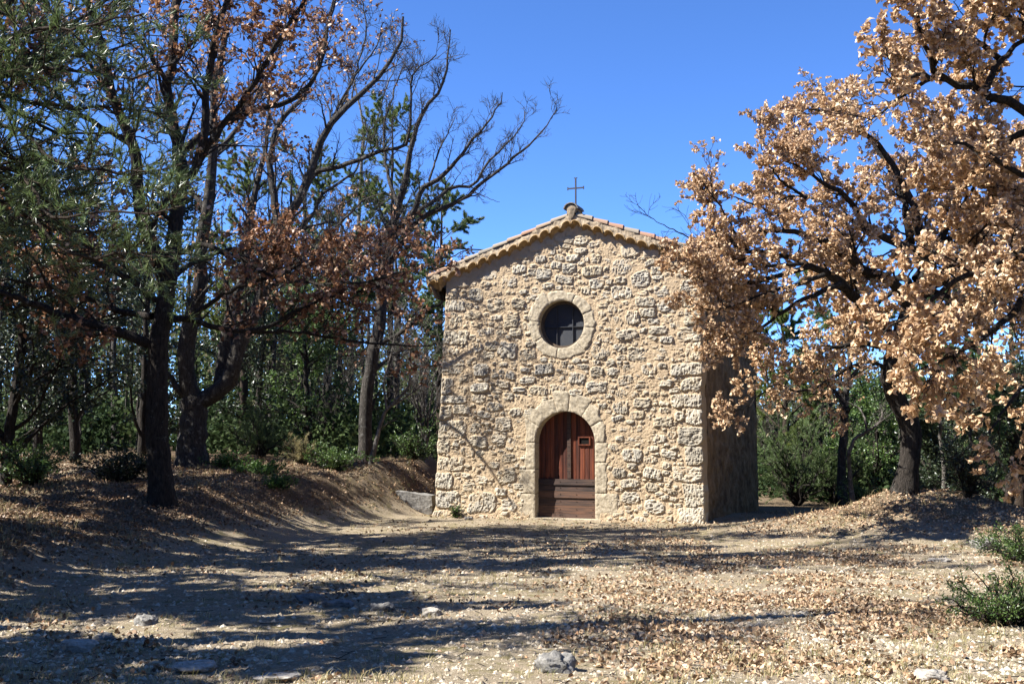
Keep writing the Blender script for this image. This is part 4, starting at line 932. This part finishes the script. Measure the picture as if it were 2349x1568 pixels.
broad('holm_oak', 'dark holm oak thicket at the right edge behind the mound', X(2300, 22.5), 22.5, 3.0, 1.5, HOLM, 87, 9000, .075, z0=.05)
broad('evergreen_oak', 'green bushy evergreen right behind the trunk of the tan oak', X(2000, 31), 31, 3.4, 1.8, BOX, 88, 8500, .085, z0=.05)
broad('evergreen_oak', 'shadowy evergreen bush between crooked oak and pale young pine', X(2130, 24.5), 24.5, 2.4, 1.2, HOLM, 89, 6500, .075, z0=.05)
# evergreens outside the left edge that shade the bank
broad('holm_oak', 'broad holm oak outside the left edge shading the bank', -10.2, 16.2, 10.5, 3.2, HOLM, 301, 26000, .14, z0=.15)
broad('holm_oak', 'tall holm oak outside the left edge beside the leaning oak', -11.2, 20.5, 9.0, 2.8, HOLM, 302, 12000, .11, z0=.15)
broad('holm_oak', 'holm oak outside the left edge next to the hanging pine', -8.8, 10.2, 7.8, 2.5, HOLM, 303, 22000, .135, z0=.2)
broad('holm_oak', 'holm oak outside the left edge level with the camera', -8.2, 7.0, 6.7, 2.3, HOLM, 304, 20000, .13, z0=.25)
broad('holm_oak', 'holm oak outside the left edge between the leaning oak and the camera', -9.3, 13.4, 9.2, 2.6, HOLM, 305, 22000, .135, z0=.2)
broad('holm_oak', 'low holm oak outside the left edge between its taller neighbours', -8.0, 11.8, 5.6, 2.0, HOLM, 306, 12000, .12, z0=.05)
# slender oak in front of the pines at the right
b = np.array([X(1930, 25.5), 25.5, gz(X(1930, 25.5), 25.5) - .1]); g = lambda poly, y1, y0=0: px(poly, 25.5 + y0, 25.5 + y0 + y1)
oak('slender_oak', 'slender oak with few brown leaves standing between juniper and crooked oak', 'tree', b, [([b, *g([(1930, 1080), (1936, 985), (1940, 900), (1950, 820), (1940, 740)], 0)], .12, .05, .6, .5), (g([(1938, 930), (1890, 860), (1840, 800), (1800, 790)], .4), .05, .01, 1.4), (g([(1942, 880), (1985, 820), (2010, 760)], .4), .05, .01, 1.2), (g([(1940, 900), (1900, 900), (1850, 905)], -.4), .04, .01, .6)], BARK_GREY, LEAF_TAN, 91, dens1=2.6, len1=(.4, 1.0), leaf=.085, lf=1.0, n2=4, n3=3)
# dead pale branch-tree at the right
b = np.array([X(1952, 22.6), 22.6, gz(X(1952, 22.6), 22.6) - .05]); g = lambda poly, y1, y0=0: px(poly, 22.6 + y0, 22.6 + y0 + y1)
oak('dead_tree', 'bleached leafless dead branch slanting up towards the crooked oak trunk', 'dead tree', b, [([b, *g([(1948, 1030), (1990, 990), (2018, 968), (2024, 945)], .3)], .06, .02, 0, 1), (g([(1990, 990), (1975, 940), (1930, 915)], .2), .03, .008, 0)], BARK_PALE, LEAF_TAN, 92, dens1=3, len1=(.3, .8), n2=4, n3=2, sides=6)

def bare_bush(label, x, y, h, seed, bark=BARK_PALE):
    rng = np.random.default_rng(seed); base = np.array([x, y, gz(x, y) - .05]); root = thing('bare_bush', label, 'bush', base)
    P = []; 
    for k in range(9):
        a = rng.uniform(0, 6.28); s = rng.uniform(.15, .5) * h; P.append(catmull([(0, 0, 0), (math.cos(a) * s * .3, math.sin(a) * s * .3, h * .5), (math.cos(a) * s, math.sin(a) * s, h * rng.uniform(.8, 1.1))], 22, rng, .03))
    P = np.stack(P); R = np.linspace(.03, .006, 22)[None] * np.ones((9, 1)); tr = MB(); V, F = tubes(P, R, 5); tr.add(V, F)
    P1, R1, _ = spawn(rng, P, R, np.full(9, 12), .2, 1, (.3 * h, .5 * h), (20, 60), .25, .2, 6, .6, .003, .005); V, F = tubes(P1, R1, 4); tr.add(V, F)
    c = MB(); P2, R2, _ = spawn(rng, P1, R1, np.full(len(P1), 8), .2, 1, (.1 * h, .25 * h), (20, 65), .2, .2, 5, .6, .002, .004); V, F = tubes(P2, R2, 3); c.add(V, F)
    tr.build('stem', bark, root, True); c.build('twigs', bark, root)
bare_bush('pale grey leafless bush right of the rear corner of the chapel', X(1790, 36), 36, 4.0, 95)
bare_bush('tangled bare grey bush just left of the chapel wall', X(975, 30), 30, 3.8, 96)
bare_bush('thin bare bush between the pale trunk and the glossy evergreen', X(760, 31), 31, 3.4, 97, BARK_GREY)
bare_bush('leafless grey thicket stem behind the dead branch', X(1890, 36), 36, 3.4, 98)

def shrub(name, label, p, wd, h, mat, seed, n=3500, leaf=.05, needle=False, lean=(0, 0), cat='bush'):
    rng = np.random.default_rng(seed); base = np.array([p[0], p[1], gz(p[0], p[1]) - .03]); root = thing(name, label, cat, base)
    k = 26; P = []
    for i in range(k):
        a = rng.uniform(0, 6.28); s = wd * math.sqrt(rng.random()) * .9; z = h * rng.uniform(.55, 1.05) * (1 - .45 * (s / wd) ** 2)
        P.append(catmull([(0, 0, 0), (math.cos(a) * s * .45, math.sin(a) * s * .45, z * .5), (math.cos(a) * s + lean[0], math.sin(a) * s + lean[1], z)], 12, rng, .01 + .02 * h))
    P = np.stack(P); R = np.linspace(.012 + .008 * h, .004, 12)[None] * np.ones((k, 1)); st = MB(); V, F = tubes(P, R, 4); st.add(V, F)
    P1, R1, _ = spawn(rng, P, R, np.full(k, 8), .15, 1, (.18 * max(h, wd), .42 * max(h, wd)), (25, 70), .2, .2, 5, .6, .002, .003)
    V, F = tubes(P1, R1, 3); st.add(V, F)
    c = MB(); p_, d, _ = twig_points(rng, P1, poisson_round(rng, np.full(len(P1), n / len(P1)) * rng.uniform(.3, 1.7, len(P1))), .1)
    if needle: needles(c, rng, p_, d, 5, leaf * 1.6, leaf * .13, 0, .8, up=.4)
    else: leaves(c, rng, p_ + rng.normal(0, .02, p_.shape), d, leaf, 0, -.2, .8, simple=True)
    st.build('stem', BARK_OAK, root); c.build('foliage', mat, root); return root
shrub('juniper', 'feathery bright green juniper right of the forked oak trunk', hit(575, 1062) + [0, 1.0, 0], 1.0, 1.5, JUNI, 101, 3200, .055, True)
shrub('juniper', 'conical juniper bush beside the shaded side wall of the chapel', np.array([X(1815, 31), 30.6, 0]), 1.5, 3.0, JUNI, 102, 8000, .055, True)
shrub('juniper', 'lower dark juniper between the chapel shadow and slender oak', np.array([X(1885, 32), 31, 0]), 1.4, 2.3, JUNI, 103, 7000, .055, True)
shrub('box_bush', 'low spreading box bush on top of the left bank below the pale trunk', hit(765, 1075), 1.0, .55, BOX, 104, 3200, .05)
shrub('ground_plant', 'small fresh green plant patch in front of the juniper', hit(600, 1090), .7, .3, IVY, 105, 1500, .06, cat='plant')
shrub('ground_plant', 'bright low green plant on the slope left of the box bush', hit(640, 1120), .5, .25, IVY, 106, 900, .055, cat='plant')
shrub('ground_plant', 'scattered green plant near the foot of the forked oak', hit(520, 1070), .6, .3, IVY, 107, 900, .055, cat='plant')
shrub('box_bush', 'dark leafy bush at the far left edge in deep shade', hit(40, 1130) + [0, .6, 0], 1.0, .9, BOX, 108, 3600, .05)
shrub('box_bush', 'dim green bush left of the slim oak trunk under the trees', hit(230, 1105) + [0, .8, 0], 1.1, .7, HOLM, 109, 3600, .05)
shrub('box_bush', 'small leaved green box bush at the lower right edge', hit(2295, 1435) + [.1, 0, 0], .62, .5, BOX, 110, 6500, .024)
shrub('box_bush', 'olive box bush beside the lichen rock at the right edge', hit(2320, 1290) + [.15, 0, 0], .75, .5, BOX, 111, 4500, .028)
shrub('box_bush', 'tall dark box bush at the right edge behind the mound', hit(2270, 1200) + [.3, 1.6, 0], .9, 1.2, HOLM, 112, 4200, .045)
shrub('box_bush', 'green bush in sun just behind the mound left of the crooked oak', np.array([X(1985, 23.2), 23.2, 0]), .9, .8, BOX, 113, 3200, .045)
shrub('box_bush', 'low bush on the bank against the left wall of the chapel', np.array([X(945, 27), 27, 0]), .9, .8, BOX, 114, 2600, .05)
shrub('heather_bush', 'dry wispy bush on the bank between juniper and box bush', hit(680, 1070) + [0, .8, 0], .6, .7, GRASS, 115, 1300, .05, True)
shrub('weed', 'small green weed growing at the left foot of the chapel facade', np.array([*W3(.55, .22, 0)[:2], 0]), .16, .32, IVY, 116, 260, .04, cat='plant')
# slim background trunks, each a tree of its own
pk = [(620, 33, 'slim dark trunk close right of the feathery juniper'), (690, 35, 'thin straight trunk between juniper and pale bare tree'), (755, 33, 'dark leaning trunk just left of the pale bare tree'), (915, 34, 'thin grey trunk between dark oak and chapel wall'), (965, 37, 'faint slim trunk nearest the chapel wall at left'), (270, 33, 'slim trunk lost in shade left of the forked oak'), (70, 34, 'slim shaded trunk at the far left edge')]
for k, (p_, y, lab) in enumerate(pk):
    rng = np.random.default_rng(200 + k); x = X(p_, y); b = np.array([x, y, gz(x, y) - .1]); h = rng.uniform(6.5, 9); l = rng.uniform(-.8, .8)
    lm = [([b, b + [l * .3, 0, h * .3], b + [l * .5, .1, h * .65], b + [l, 0, h]], rng.uniform(.1, .14), .02, 0, .9)]
    for q in range(5):
        z = rng.uniform(.45, .9) * h; a = rng.uniform(0, 6.28); s = b + [l * z / h, 0, z]; lm.append(([s, s + [math.cos(a) * .6, math.sin(a) * .6, .5], s + [math.cos(a) * 1.2, math.sin(a) * 1.2, 1.3]], .035, .008, .5 if k % 2 else 0))
    oak('slender_tree', lab, 'tree', b, lm, BARK_GREY, LEAF_RUST, 210 + k, dens1=1.3, len1=(.4, 1.1), n2=3, n3=3, sides=6)

# ------------------------------------------------------------------ the wood beyond
def far_wood():
    rng = np.random.default_rng(300); mb = MB(); P = []; R = []; LP = []; LS = []
    for k in range(560):
        y = rng.uniform(34, 78); x = rng.uniform(-.62, .62) * y
        if 26 < y < 46 and -1 < x < 7: continue
        gap = -.1 < x / y < .2
        h = rng.uniform(3.2, 6.0) if x > 0 else rng.uniform(4.6, 8.4)
        if x / y < -.25: h *= 1.25
        if gap: h *= .7
        z = gz(x, y) - .1; b = np.array([x, y, z]); l = rng.normal(0, .3, 2)
        P.append(catmull([b, b + [l[0] * .5, 0, h * .5], b + [l[0], l[1], h * .95]], 6)); R.append(np.linspace(rng.uniform(.05, .14), .02, 6))
        n = 420; r_ = rng.uniform(1.0, 2.1); q = rng.normal(0, 1, (n, 3)); q = nrm(q) * rng.random((n, 1)) ** .5
        cl = rng.normal(0, .45, (14, 3)); q = q * .5 + cl[rng.integers(0, 14, n)]
        LP.append(b + [l[0], l[1], h * .6] + q * [r_, r_, h * .42]); LS.append(np.clip(rng.uniform(-.15, .75) + rng.uniform(0, .45, n), 0, 1))
    for k in range(330):                       # the wood closes round the clearing at the sides and behind
        a = rng.uniform(RAD(118), RAD(418)); r_ = rng.uniform(19, 46); x, y = r_ * math.cos(a) * 1.0, 8 + r_ * math.sin(a)
        if y > 30 or (x < 0 and y > 2 and x > -22) or (x > 0 and y > 6 and x < 19): continue
        h = rng.uniform(7, 11); b = np.array([x, y, gz(x, y) - .1]); P.append(catmull([b, b + [.1, 0, h * .5], b + [0, .1, h * .95]], 6)); R.append(np.linspace(.16, .02, 6))
        n = 520; q = nrm(rng.normal(0, 1, (n, 3))) * rng.random((n, 1)) ** .5; cl = rng.normal(0, .45, (14, 3)); q = q * .5 + cl[rng.integers(0, 14, n)]
        LP.append(b + [0, 0, h * .55] + q * [2.2, 2.2, h * .42]); LS.append(rng.uniform(0, .5, n) - 2)
    V, F = tubes(np.stack(P), np.stack(R), 5); mb.add(V, F, 0, 1)
    for k in range(520):                       # undergrowth
        y = rng.uniform(28.5, 62); x = rng.uniform(-.6, .6) * y
        if y < 31 and -2.5 < x < 7.5: continue
        n = 300; r_ = rng.uniform(.7, 1.5); h = rng.uniform(.9, 2.4) * (1 + (y - 28) * .012); q = nrm(rng.normal(0, 1, (n, 3))) * rng.random((n, 1)) ** .4
        LP.append(np.array([x, y, gz(x, y) + h * .42]) + q * [r_, r_, h * .6]); LS.append(np.clip(rng.uniform(-.3, .3) + rng.uniform(0, .35, n), 0, 1))
    LP = np.concatenate(LP); LS = np.concatenate(LS); K = len(LP)
    LP[:, 2] = np.maximum(LP[:, 2], terr(LP[:, 0], LP[:, 1]) + .05)
    Xv = nrm(rng.normal(0, 1, (K, 3))); Yv = nrm(np.cross(Xv, rng.normal(0, 1, (K, 3)))); s = rng.uniform(.08, .2, (K, 1)); s = np.where(LS[:, None] < -1, s * 3.2, s); LS = np.where(LS < -1, LS + 2, LS)
    V = np.stack([LP, LP + Xv * s * .5 + Yv * s * .4, LP + Xv * s, LP + Xv * s * .5 - Yv * s * .4], 1).reshape(-1, 3)
    mb.add(V, np.arange(K * 4).reshape(-1, 4), np.repeat(LS, 4), 0)
    tag(mb.build('far_wood', [FARLEAF, BARK_GREY]), 'mixed wood of evergreens and bare trees far behind the chapel', 'wood', None, 'stuff')
far_wood()
# overhead cable behind the roof
a = at(-150, 470, 31); c_ = at(1560, 590, 36); t = np.linspace(0, 1, 30)[:, None]; P = a + (c_ - a) * t - np.array([0, 0, .25]) * (4 * t * (1 - t)); mb = MB(); V, F = tubes(P[None], np.full((1, 30), .022), 6); mb.add(V, F)
tag(mb.build('overhead_cable', CABLE), 'black overhead cable running behind the trees to the chapel roof', 'cable')

# ------------------------------------------------------------------ leaf litter, grass, gravel, rocks
def ground_pts(rng, n, fn):
    """random ground points, denser towards the camera, kept with probability fn(x, y)"""
    y = 5.2 * (27 / 5.2) ** rng.random(n); x = rng.uniform(-.56, .56, n) * y; keep = rng.random(n) < fn(x, y); x, y = x[keep], y[keep]
    U = (x - LC[0]) * E_[0] + (y - LC[1]) * E_[1]; wv = (x - LC[0]) * N_[0] + (y - LC[1]) * N_[1]
    k = ~((U > -.05) & (U < WID + .05) & (wv < .06) & (wv > -LEN)); return x[k], y[k]
def surf(x, y): return terr(x, y) + .022 * fbm(x * 4, y * 4, 21, 4, .6) + .014 * np.abs(fbm(x * 13, y * 13, 31, 2))
def wallfoot(x, y):
    U = (x - LC[0]) * E_[0] + (y - LC[1]) * E_[1]; wv = (x - LC[0]) * N_[0] + (y - LC[1]) * N_[1]
    return np.exp(-((wv - .1) / .22) ** 2) * (U > -.4) * (U < WID + .3) * ((np.abs(U - DU) > .7) * .9 + .1)
def litter():
    rng = np.random.default_rng(400); mb = MB()
    def dens(x, y):
        cl = sstep(-.26, .3, fbm(x * .9, y * .9, 55, 3) + .35 * vnoise(x * 3, y * 3, 56))
        right = sstep(-1.2, 3.2, x - (y - 9) * .05); mound = sstep(.1, .4, terr(x, y))
        mid = .07 + .5 * right * sstep(21.5, 17.5, y) ; front = sstep(6.6, 7.6, y + x * .12)
        return np.clip(cl * (mid + .22 * sstep(.02, .15, terr(x, y))) + .9 * mound + .35 * wallfoot(x, y), 0, 1)
    x, y = ground_pts(rng, 330000, dens); K = len(x)
    pos = np.stack([x, y, surf(x, y) + rng.uniform(.002, .022, K)], 1)
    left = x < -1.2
    h = rng.normal(0, 1, (K, 3)) * [1, 1, .15]
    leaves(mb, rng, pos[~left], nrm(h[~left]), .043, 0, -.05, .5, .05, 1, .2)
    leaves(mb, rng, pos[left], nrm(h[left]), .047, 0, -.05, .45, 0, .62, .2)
    tag(mb.build('leaf_litter', [LITTER]), 'dry curled oak leaves fallen over the ground and banks', 'fallen leaves', None, 'stuff')
    # twigs
    mb = MB(); x, y = ground_pts(rng, 2600, lambda x, y: .25 + .6 * (terr(x, y) > .2)); K = len(x)
    p = np.stack([x, y, surf(x, y) + .012], 1); d = nrm(rng.normal(0, 1, (K, 3)) * [1, 1, .12]); L = rng.uniform(.05, .3, K)[:, None]; t = np.linspace(0, 1, 4)[None, :, None]
    P = p[:, None] + d[:, None] * L[:, None] * t + rng.normal(0, .008, (K, 4, 3)); V, F = tubes(P, np.full((K, 4), .0035), 3); mb.add(V, F)
    tag(mb.build('fallen_twigs', BARK_GREY), 'thin dead twigs strewn among the fallen leaves', 'twigs', None, 'stuff')
    # dry grass
    mb = MB()
    def gd(x, y):
        c = sstep(.05, .3, fbm(x * 1.1 + 9, y * 1.1, 65, 3) + .3 * vnoise(x * 4, y * 4, 66)); return np.clip(.05 + .7 * wallfoot(x, y) * (vnoise(x * 5, y * 5, 68) > -.05) + .35 * sstep(.02, .12, terr(x, y)) * c + .5 * c + .5 * np.exp(-((terr(x, y) - .35) / .2) ** 2) * (x < 0) * c, 0, 1)
    x, y = ground_pts(rng, 26000, gd); K = len(x); k = 5; idx = np.repeat(np.arange(K), k); n = len(idx)
    o = np.stack([x[idx] + rng.normal(0, .025, n), y[idx] + rng.normal(0, .025, n), 0 * x[idx]], 1); o[:, 2] = surf(o[:, 0], o[:, 1]) - .005
    hgt = rng.uniform(.02, .075, n) * (1 + 1.6 * (terr(x, y)[idx] > .2) * rng.random(n)); dr = rng.normal(0, .6, (n, 2)); sd = nrm(np.stack([-dr[:, 1], dr[:, 0], 0 * dr[:, 0]], 1)) * .0028
    mid = o + np.stack([dr[:, 0] * hgt * .4, dr[:, 1] * hgt * .4, hgt * .7], 1); tip = o + np.stack([dr[:, 0] * hgt * 1.2, dr[:, 1] * hgt * 1.2, hgt], 1)
    V = np.stack([o - sd, o + sd, mid + sd * .7, mid - sd * .7, tip], 1).reshape(-1, 3); b_ = (np.arange(n) * 5)[:, None]
    rn = np.repeat(np.clip(rng.random(K)[idx] * .7 + rng.random(n) * .4, 0, 1), 5)
    mb.add(V, b_ + [0, 1, 2, 3], rn); mb.F.setdefault((3, 0), []).append(b_ + [3, 2, 4])
    tag(mb.build('dry_grass', GRASS), 'short dry grass growing thinly on the ground', 'grass', None, 'stuff')
    # gravel
    mb = MB(); x, y = ground_pts(rng, 120000, lambda x, y: np.clip(.8 - .55 * sstep(.15, .45, terr(x, y)), .05, 1) * sstep(21, 15, y) * (.45 + .55 * sstep(-.1, .2, fbm(x * .8, y * .8, 75, 3)))); K = len(x)
    T = np.array([(1, 0, 0), (.3, .9, 0), (-.8, .5, 0), (-.7, -.6, 0), (.4, -.9, 0), (.1, .1, .7), (-.2, 0, -.4)]); FT = np.array([(0, 1, 5), (1, 2, 5), (2, 3, 5), (3, 4, 5), (4, 0, 5)])
    s = (.006 + .026 * rng.random(K) ** 3.2)[:, None, None]; a = rng.uniform(0, 6.28, K); c_, s_ = np.cos(a), np.sin(a)
    Tj = T[None] * (1 + rng.normal(0, .22, (K, 7, 3))); Vx = Tj[..., 0] * c_[:, None] - Tj[..., 1] * s_[:, None]; Vy = Tj[..., 0] * s_[:, None] + Tj[..., 1] * c_[:, None]
    V = np.stack([Vx, Vy * .85, Tj[..., 2]], -1) * s + np.stack([x, y, surf(x, y)], 1)[:, None]
    mb.add(V.reshape(-1, 3), (FT[None] + (np.arange(K) * 7)[:, None, None]).reshape(-1, 3), np.repeat(rng.random(K), 7))
    tag(mb.build('gravel', GRAVEL), 'pale limestone gravel scattered over the forecourt', 'gravel', None, 'stuff')
GRAVEL = leaf_mat('limestone_gravel', [(0, (.2, .16, .11)), (.5, (.38, .32, .235)), (.88, (.47, .415, .325)), (.95, (.45, .25, .13)), (1, (.45, .4, .32))], 0, .9, .15)
litter()
def rock(label, pxx, pyy, sx, sy, sz, seed, mat=STONE_G, rot=0, name='rock', sink=.36):
    c = hit(pxx, pyy); nu, nv = 40, 26; u = np.linspace(0, 2 * math.pi, nu, endpoint=False); v = np.linspace(-math.pi / 2, math.pi / 2, nv); Uu, Vv = np.meshgrid(u, v)
    D = np.stack([np.cos(Vv) * np.cos(Uu), np.cos(Vv) * np.sin(Uu), np.sin(Vv)], -1)
    D = np.sign(D) * np.abs(D) ** .62
    r = 1 + .6 * fbm(D[..., 0] * 1.6 + D[..., 2] * 1.1, D[..., 1] * 1.6 - D[..., 2] * .9, seed, 5, .62) + .2 * np.abs(fbm(D[..., 0] * 6 + D[..., 2] * 4, D[..., 1] * 6 + D[..., 2] * 5, seed + 9, 2))
    P = D * r[..., None] * [sx, sy, sz]; ca, sa = math.cos(rot), math.sin(rot); P = np.stack([P[..., 0] * ca - P[..., 1] * sa, P[..., 0] * sa + P[..., 1] * ca, P[..., 2]], -1)
    i = np.arange(nu * nv).reshape(nv, nu); j = np.roll(i, -1, 1)
    o = mk(name, P.reshape(-1, 3), np.stack([i[:-1], j[:-1], j[1:], i[1:]], -1).reshape(-1, 4), mat, smooth=True, loc=c + np.array([0, 0, sz * (1 - 2 * sink) * .5 + .012]))
    tag(o, label, 'rock')
STONE_P = flat_mat('pale_rock', [(.3, (.17, .15, .12)), (.5, (.32, .29, .245)), (.7, (.46, .425, .37))], 18, .9, .7, .2, 0, .02)
rock('lumpy pitted grey rock among leaves at the bottom centre right', 1272, 1540, .115, .1, .08, 1)
rock('flat grey slab lying at the bottom left in half shade', 440, 1540, .13, .12, .035, 2, STONE_P, .2, sink=.1)
rock('pale rounded stone at the shadow edge in the left middle ground', 990, 1410, .075, .06, .04, 3, STONE_P)
rock('grey stone just left of the pale rounded stone', 872, 1402, .1, .07, .05, 4)
rock('dark half buried rock in shade left of the grey stone', 715, 1380, .12, .08, .06, 5)
rock('long low rock between dark half buried rock and grey stone', 775, 1392, .13, .06, .045, 6, STONE_G, .1)
rock('whitish rock lump in the shaded lower left corner', 175, 1490, .12, .08, .05, 7, STONE_P)
rock('smaller broken rock beside the whitish lump at lower left', 240, 1470, .07, .05, .04, 8)
rock('flat pale stone sunk in gravel right of the grey slab', 640, 1560, .12, .08, .02, 9, STONE_P, sink=.1)
rock('lichen spotted rock with reddish top near the right edge bush', 2262, 1258, .15, .12, .1, 10)
rock('flat light stone on the leaves left of the lichen rock', 2155, 1288, .11, .07, .03, 11, STONE_P)
rock('small white stone on gravel below the facade left corner', 1075, 1192, .07, .05, .045, 12, STONE_P)
rock('grey stone at the foot of the wall beside the stone block', 1010, 1180, .12, .08, .07, 13)
rock('buff stone half buried in leaves at the bottom right', 2140, 1560, .1, .07, .045, 14, STONE_P)
rock('squat stone in shade below the slim oak on the left bank', 335, 1432, .08, .06, .05, 15)
